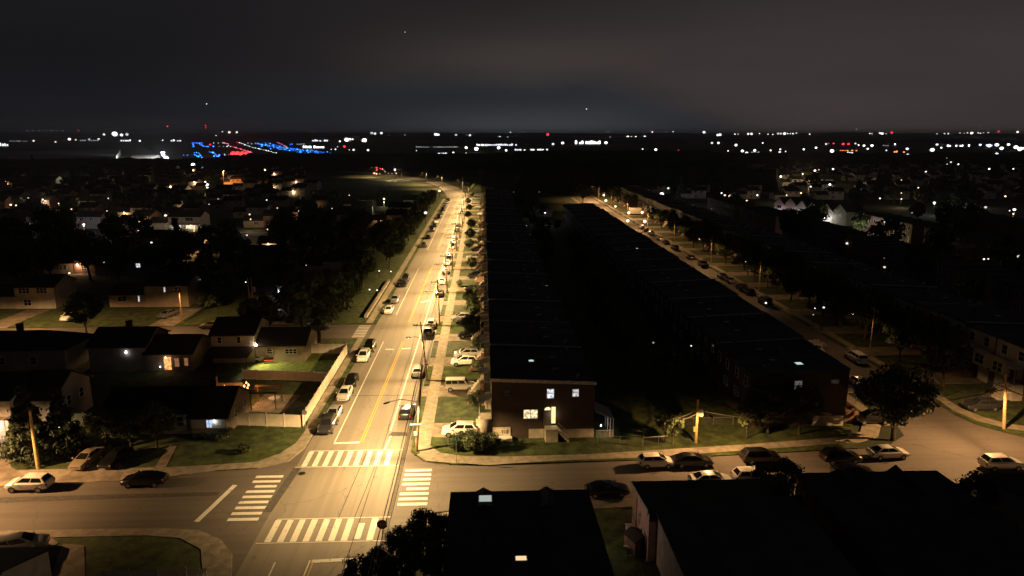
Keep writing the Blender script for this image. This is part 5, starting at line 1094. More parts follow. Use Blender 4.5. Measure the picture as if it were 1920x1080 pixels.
tree('tall', -31.5, 143, 'dark upright tree just beyond the huge kerb tree', 1.05)
tree('broad', -30.2, 153, 'added dark tree first beyond the back street corner, left of the main road', .85); tree('broad2', -31.5, 164, 'added dark tree above the retaining wall, left of the main road', .95); tree('broad', -30.5, 175, 'added dark tree just before the lit lawn patch, left of the main road', .85)  # three trees added to darken the lawns beside the road
tree('broad', -41, 128, 'dark tree left of the huge kerb tree, over the garden fence', .9)
for i, (x, y, k, s) in enumerate([(-27.5, 203, 'broad', 1.0), (-30, 217, 'broad', 1.15), (-33, 232, 'broad2', 1.2), (-28, 240, 'broad', 1.0), (-27.5, 256, 'broad2', 1.05), (-27, 272, 'tall', 1.), (-27, 288, 'broad2', .95), (-28, 306, 'broad', .8), (-29, 322, 'far', 1), (-29, 350, 'far2', 1), (-28, 372, 'far', .8), (-29, 396, 'far2', .8)]):
    tree(k, x, y, 'dark roadside tree on the left of the main road, %s from the lit lawn patch' % ordn(i + 1), s, group='dark roadside trees on the left of the main road')
for i, (x, y, k, s) in enumerate([(-37, 205, 'broad', 1.1), (-48, 214, 'broad2', 1.1), (-42, 230, 'broad', 1.2), (-56, 222, 'broad', 1.1), (-54, 240, 'broad2', 1.2), (-66, 230, 'broad', 1.1), (-58, 258, 'broad', 1.2), (-72, 252, 'tall', 1.1), (-46, 262, 'broad', 1.1)]):
    tree(k, x, y, 'tree in the solid dark grove behind the roadside trees, left of the main road', s, group='grove behind the roadside trees')
for i, (u, v, k, s, lb) in enumerate([(440, 520, 'broad', 1.15, 'round dark tree right of the van bend'), (340, 512, 'broad', 1.2, 'dark tree left of the van bend, dense crown'), (300, 520, 'thin', 1.3, 'tree with trunks outlined against a lit drive'), (278, 520, 'thin', 1.2, 'open tree at the left end of the lit drive'), (164, 634, 'small', 1.5, 'small dark tree with forked trunk at the back street kerb'), (40, 545, 'broad', 1.3, 'dark tree at the left edge above the cream house'), (100, 530, 'broad2', 1.4, 'wide dark tree behind the cream split-level house'), (170, 525, 'broad', 1.2, 'dark tree right of the one behind the cream house'), (225, 540, 'tall', 1.1, 'upright dark tree between cream and brick split-level houses'), (110, 480, 'broad', 1.5, 'largest dark tree in the far left gardens'), (30, 490, 'broad2', 1.5, 'dark tree at far left, below the lit porches'), (390, 545, 'tall', 1., 'upright tree between brick house and poles'), (650, 560, 'broad2', .8, 'dark tree right of the grey house with amber window')]):
    p = G(u, v); tree(k, p.x, p.y, lb, s)
for x, y, s, lb in ((-47.0, 83.4, .5, 'dark shrubby tree hiding the left wing of the corner house'), (-43.6, 82.8, .5, 'low rounded tree before the pale wall of the corner house'), (-40.6, 83.0, .55, 'dark rounded tree before the brick wing of the corner house')):
    tree('broad', x, y, lb, s)
for x, y, s, lb in ((-54.2, 80.5, .92, 'big conifer behind the yellow-lit pole'), (-51.2, 82.2, .82, 'second conifer, right of the yellow-lit pole'), (-56.5, 83.8, .75, 'third conifer, behind the other two at left')):
    tree('conifer', x, y, lb, s, name='conifer', cat='conifer')
tree('thin', 22.6, 82.9, 'thin leaning tree lit pale left of the transformer pole', .66, .5); tree('thin', 23.3, 82.0, 'small lit sapling at the end of the chain-link rail', .5, 2.5)
tree('thin', 33.2, 83.2, 'leafy tree lit from the street in front of the middle terrace', .66, 1.5); tree('broad2', 36.5, 84.5, 'dark tree at the corner of the middle terrace', .72); tree('broad', 40.5, 84.2, 'dark tree before the middle terrace end wall', .62)
tree('broad', 51.8, 82.2, 'big dark street tree on the corner of the wide right-hand junction', .98, sxy=1.08, z=-.6)
for x, y, s, lb in ((-3.4, 81.6, 1.0, 'round clipped bush, leftmost at the terrace end'), (-1.4, 81.0, 1.1, 'largest round clipped bush at the terrace end'), (.6, 81.7, .95, 'round clipped bush nearest the white foundation'), (-2.2, 83.3, .9, 'round bush behind the others at the terrace end')):
    tree('bush', x, y, lb, s, name='clipped_bush', cat='bush')
for i, (k, y) in enumerate([(k, 95.5 + 14.3 * k) for k in range(22)]):
    tree('bush', -1.0 + rnd.uniform(-.5, .5), y + rnd.uniform(-2, 1), 'dark bush against the terrace front beside lawn %s' % ordn(i + 1), rnd.uniform(.8, 1.25), name='garden_bush', cat='bush', group='bushes along the terrace fronts')
for i, (u, v, s) in enumerate([(886, 640, .8), (886, 602, .7), (882, 575, .55), (862, 540, .32), (884, 508, .6), (879, 470, .6), (882, 452, .7), (884, 432, .7), (878, 412, .6), (880, 398, .6), (878, 385, .6), (884, 372, .6)]):
    p = G(u, v); tree('broad2', p.x, p.y, 'small dark front garden tree of the terrace, %s from the junction' % ordn(i + 1), s * .72, group='small front garden trees of the terrace')
for u, v, s, lb in ((395, 826, .5, 'small pale shrub under the blue-lit window'), (412, 828, .55, 'shrub with white blossom right of the blue-lit window'), (380, 824, .45, 'low shrub left of the blue-lit window'), (425, 822, .7, 'rounded shrub at the corner of the brick wing'), (460, 850, .6, 'lone low shrub on the dark corner lawn')):
    p = G(u, v); tree('bush', p.x, p.y, lb, s, name='garden_shrub', cat='shrub')
for u, v, k, s, lb in ((672, 1085, 'broad', .36, 'dark low tree at the bottom edge, leftmost of the thicket'), (712, 1055, 'broad2', .36, 'dark low tree just below the stop sign'), (752, 1028, 'broad', .36, 'dark low tree right below the corner pavement'), (800, 1005, 'broad', .42, 'dark low tree against the near roof with two gables'), (745, 1082, 'broad2', .42, 'dark low tree in the middle of the thicket'), (795, 1062, 'broad', .44, 'dark low tree beside the near house wall'), (835, 1000, 'broad2', .4, 'dark low tree touching the near house roof'), (840, 1090, 'broad', .42, 'dark low tree at the bottom edge beside the near house'), (640, 1110, 'broad2', .36, 'dark low tree partly cut by the bottom edge')):
    p = G(u, v, 2.0); tree(k, p.x, p.y, lb, s)
tree('thin', 29.6, 67.2, 'spiky bare-topped tree above the near black roof', .62); tree('thin', 31.5, 67.5, 'wispy brownish tree lit between the near roofs', .62); tree('broad2', 28.6, 62, 'dark tree between the two near black roofs', .6)
tree('small', 48.6, 62.5, 'small tree at the edge of the right-hand near house', .9)
# trees of the right side
gT = 'street trees on the right of the side street'
for i, (x, y, k, s) in enumerate([(71.5, 126, 'broad', .95), (70.8, 134, 'broad2', 1.05), (71.5, 143, 'broad', 1.0), (72, 151, 'broad', .85), (71, 172, 'small', 1.1), (72, 188, 'small', 1.1), (72, 222, 'broad', .95), (73, 231, 'tall', 1.), (72, 262, 'broad2', .8), (71, 236, 'broad2', .8), (72, 300, 'small', 1.2), (72, 345, 'broad', .9), (71, 385, 'broad', 1.), (55, 395, 'broad', 1.)]):
    tree(k, x, y, 'dark street tree on the right of the side street, %s from the junction' % ordn(i + 1), s, group=gT)
for i, (x, y) in enumerate([(70.5, 101), (74, 109), (70.5, 113), (75, 120), (71, 158), (74.5, 166), (71, 180), (75, 138), (76, 150), (74, 196), (72, 206), (75, 214), (74.5, 245), (73, 254), (74, 276), (73, 288), (76, 129), (75, 176)]):
    tree(('broad', 'broad2', 'tall')[i % 3], x, y, 'added dark tree hiding the terrace beyond the side street, %s of its kind' % ordn(i + 1), (.8, .95, .85, .75)[i % 4], group='added dark trees hiding the terrace beyond the side street')  # added so that dark crowns cover the too bright terrace walls
gY = 'unlit trees in the yards between the terraces'; rs = random.Random(11)
for i in range(24):
    tree(rs.choice(('far', 'far2', 'far')), rs.uniform(18, 29), 100 + i * 12 + rs.uniform(-4, 4), 'unlit tree in the black yards between the two terraces', rs.uniform(.45, .8), group=gY)
gL = 'unlit trees among the left-hand houses'
for i in range(120):
    y = 150 + 600 * rs.random() ** 1.1; x = -rs.uniform(34, .62 * y + 40)
    if 120 < y < 156 or abs(x + 97) < 9 and y < 290: continue
    if 270 < y < 300 and x < -80: continue
    if y > 400 and x > -.2 * y - 20: continue
    tree(rs.choice(('far', 'far2', 'far', 'farcon')), x, y, 'unlit tree among the dark gardens and houses left of the main road', rs.uniform(.75, 1.3), group=gL)
gN = 'unlit trees on the dark slopes to the right'
for i in range(130):
    y = 110 + 700 * rs.random() ** 1.1; x = rs.uniform(98, .86 * y + 70)
    tree(rs.choice(('far', 'far2', 'far', 'farcon')), x, y, 'unlit tree among the dark houses right of the side street', rs.uniform(.8, 1.35), group=gN)
# ------------------------------------------------------------------ dark blocks and houses on the right
gK = 'dark terrace blocks on the right'
def blockhouse(x, y, n, rz, label, walls, group=gK):
    t = thing('terrace_block', label, 'terrace', (x, y, .05), rz, group); L_ = n * 6.5
    b = MB(); b.box(0, 11, 0, L_, 0, 6.8); b.obj('wall', walls, t); b = MB(); b.box(-.2, 11.2, -.2, L_ + .2, 6.82, 7.0)
    for k in range(n): b.box(-.25, 11.25, k * 6.5 - .1, k * 6.5 + .1, 7.0, 7.25)
    b.obj('roof', M_flat, t)
    for k in range(n):
        window(t, 'W', -.03, k * 6.5 + 1.8, 5.3, 1.1, 1.2); window(t, 'W', -.03, k * 6.5 + 4.8, 5.3, 1.1, 1.2); door(t, 'W', -.03, k * 6.5 + 1.4, .4, handle=False); window(t, 'W', -.03, k * 6.5 + 4.4, 2.4, 1.8, 1.3, None, 2)
        window(t, 'S', 3 + 4 * (k % 2), -.03, 3 + 2.2 * (k % 2), 1, 1.2) if k < 2 else None
    return t
B0 = blockhouse(112, 130, 6, 0, 'dark flat-roofed terrace block on the right beyond the side street terrace', M_brick2)
for i, (x, y) in enumerate([(112, 176), (112, 222), (112, 268), (112, 314), (150, 150), (150, 196), (150, 242), (190, 190), (190, 240), (235, 250)]): dup(B0, (x, y, .05), 0)
rs = random.Random(5); protoR = simple('suburban_house', 'low house half lost in the dark right of the side street', 0, -500, 0, 8.5, 6.5, (M_white, M_cream), (M_roof, M_roof2), 'dark houses on the far right slopes', wl=((2, 4, 1.4, 1, None, 2, 1), (6, 4, 1.4, 1, None, 2, 1), (2.5, 1.4, 1.2, 1.2, None, 2, 1))); first = True
for Y in (420, 470, 520, 575, 630, 700, 780):
    x = 90
    while x < .8 * Y + 30:
        o = (Vector((x + rs.uniform(-4, 4), Y + rs.uniform(-8, 8), .05)), rs.uniform(-.3, .3))
        if first: protoR.location = o[0]; protoR.rotation_euler.z = o[1]; first = False
        else: dup(protoR, o[0], o[1])
        x += rs.uniform(24, 34)
# lit row on the right slope
t = thing('townhouse_row', 'row of pale gabled townhouses lit white and pink on the right slope', 'townhouses', (0, 0, 0)); q0 = G(1450, 402); q1 = G(1585, 424); d = (q1 - q0); L_ = d.length; t.location = (q0.x, q0.y, .05); t.rotation_euler = (0, 0, math.atan2(d.y, d.x))
nn_ = 6
for k in range(nn_):
    block(t, L_ * k / nn_ + .1, L_ * (k + 1) / nn_ - .1, 0, 9, 5.4 + .6 * (k % 2), 3.0, 'y', M_cream if k % 2 else M_white, M_roof2, nm=('wall', 'roof'))
    window(t, 'S', L_ * (k + .5) / nn_, -.03, 4, L_ * .06, 1.3, E_dim if k % 2 else None, 2)
for k, c, pw in ((.1, (1, .9, .8), 120), (.2, (1, .35, .75), 160), (.42, (1, .95, .9), 500), (.68, (1, .97, .92), 260), (.8, (1, .97, .92), 320)):
    bulb(t, (L_ * k, -2.5, 2.6), pw, c, em('row_lamp_%d' % int(k * 100), c, 10), .55 if k > .4 else .35, 'fill_lamp')
# gabled house facades seen along the side street are lit by its own lamps
# ------------------------------------------------------------------ far woods, ridges
def canopy(name, label, poly_y, xfun, hz, cell, seed, m=None):
    r = random.Random(seed); b = MB(); y0, y1 = poly_y; ny = int((y1 - y0) / cell); 
    rows = []
    for j in range(ny + 1):
        y = y0 + (y1 - y0) * j / ny; xa, xb = xfun(y); nx = max(2, int((xb - xa) / cell)); row = []
        for i in range(nx + 1):
            e = min(1, min(i, nx - i) / 2, min(j, ny - j) / 1.5); x = xa + (xb - xa) * i / nx
            row.append((x + r.uniform(-.3, .3) * cell, y + r.uniform(-.3, .3) * cell, .0 + (hz * (.62 + .5 * r.random()) if e > 0 else 0)))
        rows.append(row)
    nx = min(len(r_) for r_ in rows)
    rows = [[r_[int(i * (len(r_) - 1) / (nx - 1))] for i in range(nx)] for r_ in rows]
    vs = [p for r_ in rows for p in r_]; fs = []
    for j in range(len(rows) - 1):
        for i in range(nx - 1): a = j * nx + i; fs.append((a, a + 1, a + nx + 1, a + nx))
    b.add(vs, fs); o = b.obj(name, m or M_wood_far); return tag(o, label, 'woodland', None, 'stuff')
canopy('woodland', 'black mass of woodland beyond the end of the main road', (470, 1020), lambda y: (-10 + (y - 470) * .1, 90 + .24 * y), 14, 7, 1)
canopy('woodland', 'dark woodland between the bend of the road and the airfield', (760, 1020), lambda y: (-330, 40), 11, 8, 2)
canopy('woodland', 'dark woodland on the right beyond the last houses', (820, 1150), lambda y: (240, 900), 8, 9, 3)
canopy('woodland', 'dark tree belt left of the airfield', (640, 900), lambda y: (-720, -330), 9, 9, 4)
def ridge(name, label, dist, z, x0, x1, seed, amp, depth):
    r = random.Random(seed); b = MB(); n = 160; vs = []; h = 0
    for i in range(n + 1):
        x = x0 + (x1 - x0) * i / n; h = h * .7 + r.uniform(-1, 1) * amp; zz = z + h + 5 * math.sin(i * .11 + seed) * (amp / 4)
        vs += [(x, dist - depth, -1), (x, dist, zz), (x, dist + depth, zz * .8), (x, dist + depth * 2, -1)]
    fs = [(i * 4 + k, i * 4 + 4 + k, i * 4 + 5 + k, i * 4 + 1 + k) for i in range(n) for k in range(3)]
    b.add(vs, fs); o = b.obj(name, mat('ridge_' + name + str(seed), (.05, .052, .055), .95, var=.4, scale=.002)); return tag(o, label, None, None, 'structure')
ridge('hills', 'far dark ridge on the horizon', 7600, 42, -6500, 7500, 1, 3.2, 400)
ridge('hills', 'nearer dark ridge under the horizon', 4300, 20, -3600, 4200, 2, 2.5, 250)
ridge('hills', 'dark rise right of the airport', 2600, 14, 150, 2600, 3, 1.8, 120)
# ------------------------------------------------------------------ far lights and lit buildings
LM = {}
def flight(u, v, px, col, label, group, name='floodlight', s=6., z=7., dist=None, cat='floodlight', power=0):
    """one lamp on its mast at its real distance; px = width in the photograph"""
    if v > 259 and dist is None: P = G(u, v, z)
    else:
        d = ray(u, v); k = (dist or 5200) / math.hypot(d.x, d.y); P = Vector((d.x * k, d.y * k, CH + d.z * k)); P.z = max(P.z, 2)
    r = px * (P - Vector((0, 0, CH))).length / CF / 2
    key = (round(r, 1), col, round(s, 1), round(P.z))
    if key not in LM:
        m1 = em('far_%d_%d_%d_%d' % (col[0] * 99, col[1] * 99, col[2] * 99, s * 10), col, s)
        b = MB(); b.ball((0, 0, 0), r, 0, 8, 5, .8); b.tube([(0, 0, -r * .8), (0, 0, -P.z)], min(.25, r * .3), 4, 1); LM[key] = b.mesh(name, [m1, M_dark])
    o = bpy.data.objects.new(name, LM[key]); COL.objects.link(o); o.location = P; tag(o, label, cat, group)
    if power:
        lamp(o, (0, -r - .5, -.5), power, col, r=1.)
    return o
WH = (.93, .96, 1.); CW = (.75, .85, 1.); WA = (1, .66, .36); RD = (1, .03, .06); BL = (.02, .16, 1.); GY = (.7, .75, .8)
def many(lst, col, label, group, px=2.2, s=3.5, **k):
    for q in lst: flight(q[0], q[1], (q[2] if len(q) > 2 else px) * ((1.25 if k.get('z', 7) == 7 else 1) * (rnd.choice((.7, .85, 1, 1.15, 1.35)) if len(q) < 3 or q[2] < 5 else rnd.choice((.6, .75, .9)))), rnd.choice(((1, .88, .7), (.85, .93, 1), (.95, 1, .95), col)) if col == WH else col, label, group, s=(q[3] if len(q) > 3 else s) * rnd.choice((.45, .8, 1.2)), **k)
gh = 'white lights strung along the horizon'
many([(51, 245), (62, 245), (73, 245), (84, 245), (97, 245), (107, 245), (118, 245)], GY, 'one of seven faint lights in an even row on the far left horizon', 'faint row of lights on the left horizon', 1.4, .5, name='horizon_light', cat='distant light')
many([(195, 252, 5, 5), (215, 251, 7, 9), (228, 253, 4.5, 6), (238, 252, 3.5, 3), (405, 255, 2.2), (417, 247, 2.4), (430, 248, 2.6), (444, 248, 3.4), (697, 249.5, 3), (703, 250.5, 3.2), (715, 249.5, 2.8), (759, 253, 2, 1.5), (817, 252, 4), (821.5, 252.5, 4), (855, 253, 2.6), (881, 253.5, 3.4), (937, 257, 3), (940, 259.5, 3), (952, 257, 1.7), (957, 248, 1.7), (875, 253, 1.5, 1), (980, 247, 1.2, .8), (985, 247, 1.2, .8), (1144, 257.5, 2.4), (1177, 256.5, 3.5), (1184, 256, 2.8), (1192, 256, 2.6), (1209, 256, 2.8), (1223, 247.5, 2), (1249, 247, 1.4), (1262, 247, 1.6), (1320, 248, 4), (1138, 247, 1.2, .8), (1142, 247, 1.2, .8)]
     + [(1346, 253, 4), (1350, 252.5, 3), (1378, 251.5, 3), (1384, 251.5, 2), (1403, 251, 3.5), (1409, 251, 3.5), (1424, 250.5, 2), (1440, 251.5, 3), (1449, 252, 2), (1459, 250.5, 3), (1464, 250.5, 3), (1471, 250.5, 4), (1477, 250.5, 2.4), (1482, 250.5, 2), (1487, 250.5, 3), (1493, 249.5, 2), (1518, 251.5, 1.6), (1606, 242, 1.5), (1631, 250.5, 2), (1635, 250.5, 1.8), (1650, 249.5, 4), (1654, 250.5, 3), (1661, 250.5, 2), (1757, 251, 1.7), (1771, 250.5, 1.5), (1778, 250.5, 1.8), (1800, 249.5, 1.6), (1808, 250, 1.6), (1814, 249, 1.6), (1822, 249.5, 3), (1834, 249, 1.8), (1838, 250, 2), (1844, 249, 1.8), (1853, 248.5, 1.8), (1908, 247.5, 2.4)],
     WH, 'one of many white lights sprinkled along the horizon', gh, 2.2, 3., name='horizon_light', cat='distant light')
gr = 'red mast lights on the horizon'
for u, v, px, s, lb in ((147, 245, 2, 1.5, 'small red light low on the left horizon'), (314, 237, 2.6, 2, 'red light on the mast above the left floodlights'), (385.5, 235.5, 2.2, 2, 'upper of two red lights on one mast above the airfield'), (386, 239.5, 2, 1.5, 'lower of two red lights on one mast above the airfield'), (1027, 252, 5, 4, 'largest red beacon on the horizon, above the woods'), (1012, 242, 1.3, .8, 'faint red light left of the large red beacon'), (1220, 245, 2, 2, 'small red light on the horizon right of the bright strip'), (1672, 248.5, 4.5, 2.5, 'large red light on the right horizon'), (1872.5, 246.5, 3.2, 2, 'red light near the right end of the horizon'), (1909, 246, 1.6, 1, 'last red light at the right edge')):
    flight(u, v, px, RD, lb, gr, 'mast_light', s, cat='mast light')
for u, v, lb in ((1099, 204.5, 'distant aircraft light above the woods'), (389.5, 195, 'distant aircraft light above the airfield'), (760, 61, 'faint high aircraft light in the upper sky')):
    d = ray(u, v); k = 2600 / math.hypot(d.x, d.y); P = Vector((d.x * k, d.y * k, CH + d.z * k)); t = thing('starlike', lb, 'starlike', P)
    b = MB(); b.tube([(0, -9, 0), (0, -7.5, .2), (0, 7, .2), (0, 9.5, .6)], [.2, .9, .85, .2], 8); b.add([(-9, 1.5, 0), (-.5, -2, 0), (-.5, 1.5, 0), (9, 1.5, 0), (.5, -2, 0), (.5, 1.5, 0), (0, 8.5, .3), (0, 6.5, .3), (0, 9, 3)], ((0, 1, 2), (3, 5, 4), (6, 7, 8))); b.obj('added_airframe', M_dark, t)  # starlike points of light; the dark body behind each is added
    b = MB(); b.ball((0, -9.6, 0), 1.5 if v > 100 else .9); b.obj('sky_point_ball', em('sky_point', (.9, .95, 1), 2.2 if v > 100 else .9), t)
# airfield
gb = 'blue taxiway lights of the airfield'; gv = 'white and green runway edge lights'; gq = 'red runway end lights'
def q6(l): return [(340 + x / 6, 240 + y / 6) for x, y in l]
def interp(pts, n, j=0.):
    out = []; ls = [math.dist(a, b_) for a, b_ in zip(pts[:-1], pts[1:])]; tot = sum(ls)
    for k in range(n):
        s = tot * k / max(1, n - 1); i = 0
        while i < len(ls) - 1 and s > ls[i]: s -= ls[i]; i += 1
        t = s / ls[i]; out.append((pts[i][0] + (pts[i + 1][0] - pts[i][0]) * t + rnd.uniform(-j, j), pts[i][1] + (pts[i + 1][1] - pts[i][1]) * t + rnd.uniform(-j, j)))
    return out
kw = dict(name='runway_light', cat='airfield light')
blue = interp([(125, 168), (140, 203)], 5) + interp([(125, 207), (150, 207)], 3) + interp([(125, 168), (238, 170)], 10) + interp([(205, 178), (250, 205), (302, 210)], 9) + interp([(350, 206), (360, 206)], 2) + [(25, 305), (70, 305), (118, 300)]
blue += interp([(150, 280), (190, 275), (205, 300), (240, 335)], 12, 5) + interp([(150, 298), (180, 320), (215, 312)], 7, 4) + interp([(320, 272), (350, 275), (385, 300), (430, 335)], 13, 6) + interp([(370, 318), (410, 330), (432, 298)], 6, 5)
blue += interp([(835, 172), (1190, 225), (1420, 262), (1660, 300), (1825, 328)], 52, 4) + interp([(855, 175), (960, 190), (1100, 235), (1330, 262)], 22, 5) + interp([(950, 165), (1100, 205), (1260, 235), (1560, 268), (1620, 285)], 30, 5) + interp([(1420, 245), (1600, 270)], 8, 4) + interp([(1300, 325), (1480, 328), (1640, 322)], 9, 5)
blue += [(rnd.uniform(1290, 1690), rnd.uniform(268, 328)) for _ in range(44)] + [(rnd.uniform(900, 1300), rnd.uniform(175, 235)) for _ in range(14)]
for j_, (c_, s_) in enumerate(((BL, 7), (BL, 2.5), ((.05, .35, 1.), 4), (BL, 1.2))): many(q6(blue[j_::4]), c_, 'one of the blue taxiway lights on the dark airfield', gb, 2.0, s_, z=1.5, **kw)
ww = [(365, 168), (415, 168), (460, 168), (480, 170), (425, 207), (475, 207), (515, 207), (530, 195), (550, 208), (485, 295), (490, 303)] + interp([(660, 165), (760, 208), (880, 235), (1010, 266), (1115, 292), (1200, 308), (1250, 325)], 34, 3) + interp([(800, 283), (870, 303), (930, 325), (1010, 327)], 16, 3) + interp([(1225, 318), (1285, 325)], 6, 4) + [(750, 170), (790, 178)]
many(q6(ww), (.75, 1, .92), 'one of the whitish runway edge lights on the dark airfield', gv, 1.4, 3.4, z=1.5, **kw)
rr = interp([(470, 163), (520, 178)], 5, 2) + interp([(625, 160), (650, 163)], 3) + interp([(1075, 163), (1130, 182), (1185, 212)], 10, 4) + interp([(560, 205), (660, 235), (780, 270)], 17, 2) + [(500, 305), (530, 303), (550, 295), (780, 290)]
many(q6(rr), (1, .12, .2), 'one of the small red runway lights on the dark airfield', gq, 1.5, 3.2, z=1.5, **kw)
for i, x in enumerate((585, 635, 690, 740)): u, v = q6([(x, 290)])[0]; flight(u, v, 10, (1, .03, .03), 'dazzling red approach lamp, %s from the left of four in a row' % ordn(i + 1), 'four dazzling red approach lamps', 'approach_light', 3.5, z=3, cat='airfield light', power=16000)
many(q6([(1835, 208)]) + [(394, 271)], RD, 'red obstruction light standing on the airfield', 'red obstruction lights of the airfield', 4, 2.2, z=5, name='obstruction_light', cat='airfield light')
# shop, warehouse and terminal lights
gw = 'white floodlights of the distant business district'
LW = [(8, 313, 6, 7), (56, 313, 3.5, 2), (362, 309, 7, 8), (379, 313, 4.5, 5), (306, 290, 6, 6), (312, 296, 8, 8), (316, 303, 5, 5), (310, 304, 4, 4), (621, 256, 2.5), (637, 265, 3.4), (650, 262, 4.5, 5), (656, 261, 2.6), (661, 261, 5, 5), (683, 263, 7.5, 7), (588, 248, 1.5, .7), (633, 275, 1.6), (655, 281, 1.8), (663, 281, 2.5), (690, 281.5, 2.8), (621, 280, 1.8), (629, 280, 1.8), (874, 277, 6, 6), (893, 279, 6.5, 7), (935, 277, 5, 5), (949, 282, 2.8), (898, 272, 3), (905, 272, 3.5), (912, 273, 2.4), (1037, 270, 4), (1055, 268, 3), (1136, 267.5, 6, 6), (1205, 279.5, 2.4), (1229.5, 280.5, 3), (1549, 270, 2.8), (1604, 269, 2.4), (1620, 273, 3.6), (1635, 273, 3.6), (1627, 279, 4), (1610, 272, 2), (1701, 279, 4), (1702, 290, 3), (1678, 270, 2.4), (1662, 282, 2.4), (1757, 271, 4), (1765, 277, 3), (1748, 281, 4), (1838, 271.5, 2.4), (1855, 273, 6, 5), (1869, 271.5, 4), (1878, 278, 5), (1869, 289, 3.6), (1891, 271, 2.4), (1905, 276, 6, 6), (1912, 280, 4), (1530, 277, 3), (1507, 280, 3), (1560, 283, 4), (1445, 282, 3), (1463, 280, 2.4), (1462, 285, 4), (1473, 284, 2.4), (1380, 272, 3), (1392, 283, 3), (1400, 287, 3), (1415, 282, 3), (1335, 268, 3), (1347, 268, 2.6), (1365, 283, 2.5), (1372, 288, 2.5), (1430, 268, 2), (1516, 296, 1.8), (1529, 295.5, 1.8), (1775, 298, 3), (1783, 304, 1.6), (1776, 308, 2), (1797, 308, 2.4), (1562, 317, 3), (1464, 331, 3), (1855, 317, 2), (1900, 317, 1.8), (874, 286.5, 1.6), (781, 282.5, 1.8), (850, 286, 1.8), (104, 266, 2), (63, 264, 2), (130, 261, 3), (142, 262, 3), (167, 262, 3.4), (185, 262, 2.6), (262, 264, 1.7), (305, 263, 1.7), (335, 262, 3)]
many(LW, WH, 'one of the scattered white floodlights on dark ground below the horizon', gw, 2.4, 3.2)
def litbuilding(u0, u1, v, hpx, label, e, z0=0., strips=None, m=None, depth=40, group='lit distant commercial buildings'):
    q0 = G(u0, v, 0); q1 = G(u1, v, 0); d = q1 - q0; L_ = d.length; h = hpx * (q0 - Vector((0, 0, CH))).length / CF
    t = thing('warehouse', label, 'building', (q0.x, q0.y, 0), math.atan2(d.y, d.x), group)
    b = MB(); b.box(0, L_, 0, depth, 0, h * 1.15); b.obj('wall', m or M_ind, t); b = MB(); b.box(-.5, L_ + .5, -.5, depth + .5, h * 1.15 + .02, h * 1.15 + .5); b.obj('roof', M_flat, t)
    r = random.Random(int(u0 * 7 + v))
    n = max(3, int((u1 - u0) / 4)); 
    for k in range(n):
        if r.random() < .2 and n > 4: continue
        b = MB(); b.box(L_ * (k + .08) / n, L_ * (k + r.uniform(.6, .97)) / n, -.12, -.02, h * .25, h * r.uniform(.6, 1)); b.obj('lit_bay', e, t)
    return t
EB = em('shop_white', (.9, .95, 1), 2.2); EB2 = em('shop_dim', (.85, .9, .95), .5); EB3 = em('shop_blaze', (.95, .97, 1), 5); EBo = em('shop_orange', (1, .3, .08), 2.2); EBr = em('shop_red', (1, .08, .05), 1.6); EBb = em('shop_blue', (.4, .6, 1), 2.5)
for a in ((780, 862, 277, 2.6, 'long low lit shed right of the airfield, upper one', EB2), (808, 838, 288.5, 2.4, 'short white lit shed just below the long one', EB), (893, 970, 274, 4.5, 'wide lit store front at the near edge of the business district', EB), (965, 1028, 283, 4, 'lower lit store front partly behind woodland', EB), (1045, 1066, 268, 2, 'small dim lit front left of the blazing strip', EB2), (1078, 1130, 272, 8.5, 'blazing white floodlit front above the woods', EB3), (1340, 1362, 270, 2, 'small dim lit front right of the red-lit mast', EB2), (222, 247, 266, 4, 'floodlit white front under the leftmost floodlights', EB), (320, 340, 266, 4, 'row of bright bays left of the airfield', EB), (0, 17, 276, 7, 'lit building touching the left edge', EB), (18, 60, 266, 2, 'dim lit front at far left', EB2), (150, 186, 265, 2.5, 'low lit roofline left of the floodlights', EB2), (1775, 1819, 276, 4.5, 'wide floodlit store front at right', EB3), (1655, 1680, 274, 2, 'dim lit front above the orange-lit station', EB2), (1848, 1862, 275, 4, 'bluish lit front near the right edge', EBb), (1897, 1920, 281, 5, 'bright lit front touching the right edge', EB3), (1675, 1697, 288, 5, 'orange-lit station with white canopy', EBo), (1570, 1608, 284, 2.6, 'store with orange band and white canopy', EBo), (1588, 1600, 288, 3, 'white lit forecourt under the orange band', EB), (1400, 1424, 287, 3, 'small lit front near the woodland edge', EB2), (568, 608, 279, 6, 'airport terminal front blazing white', EB3), (556, 572, 272, 3, 'dim left wing of the airport terminal', EB2), (585, 616, 266, 4, 'upper storey of the airport terminal', EB)):
    litbuilding(*a)
many([(591, 257, 3, 2), (1272, 281.5, 4, 1.6), (1554, 269, 3, 3), (1563, 269, 3, 3), (1581, 270, 4, 3.5), (1591, 270, 3, 3), (104, 259, 4, 1.5), (645, 274.5, 4.5, 2.5), (27, 268, 2, 1)], RD, 'one of the scattered red lights among the distant stores', 'red lights among the distant stores', 3, 2, z=8)
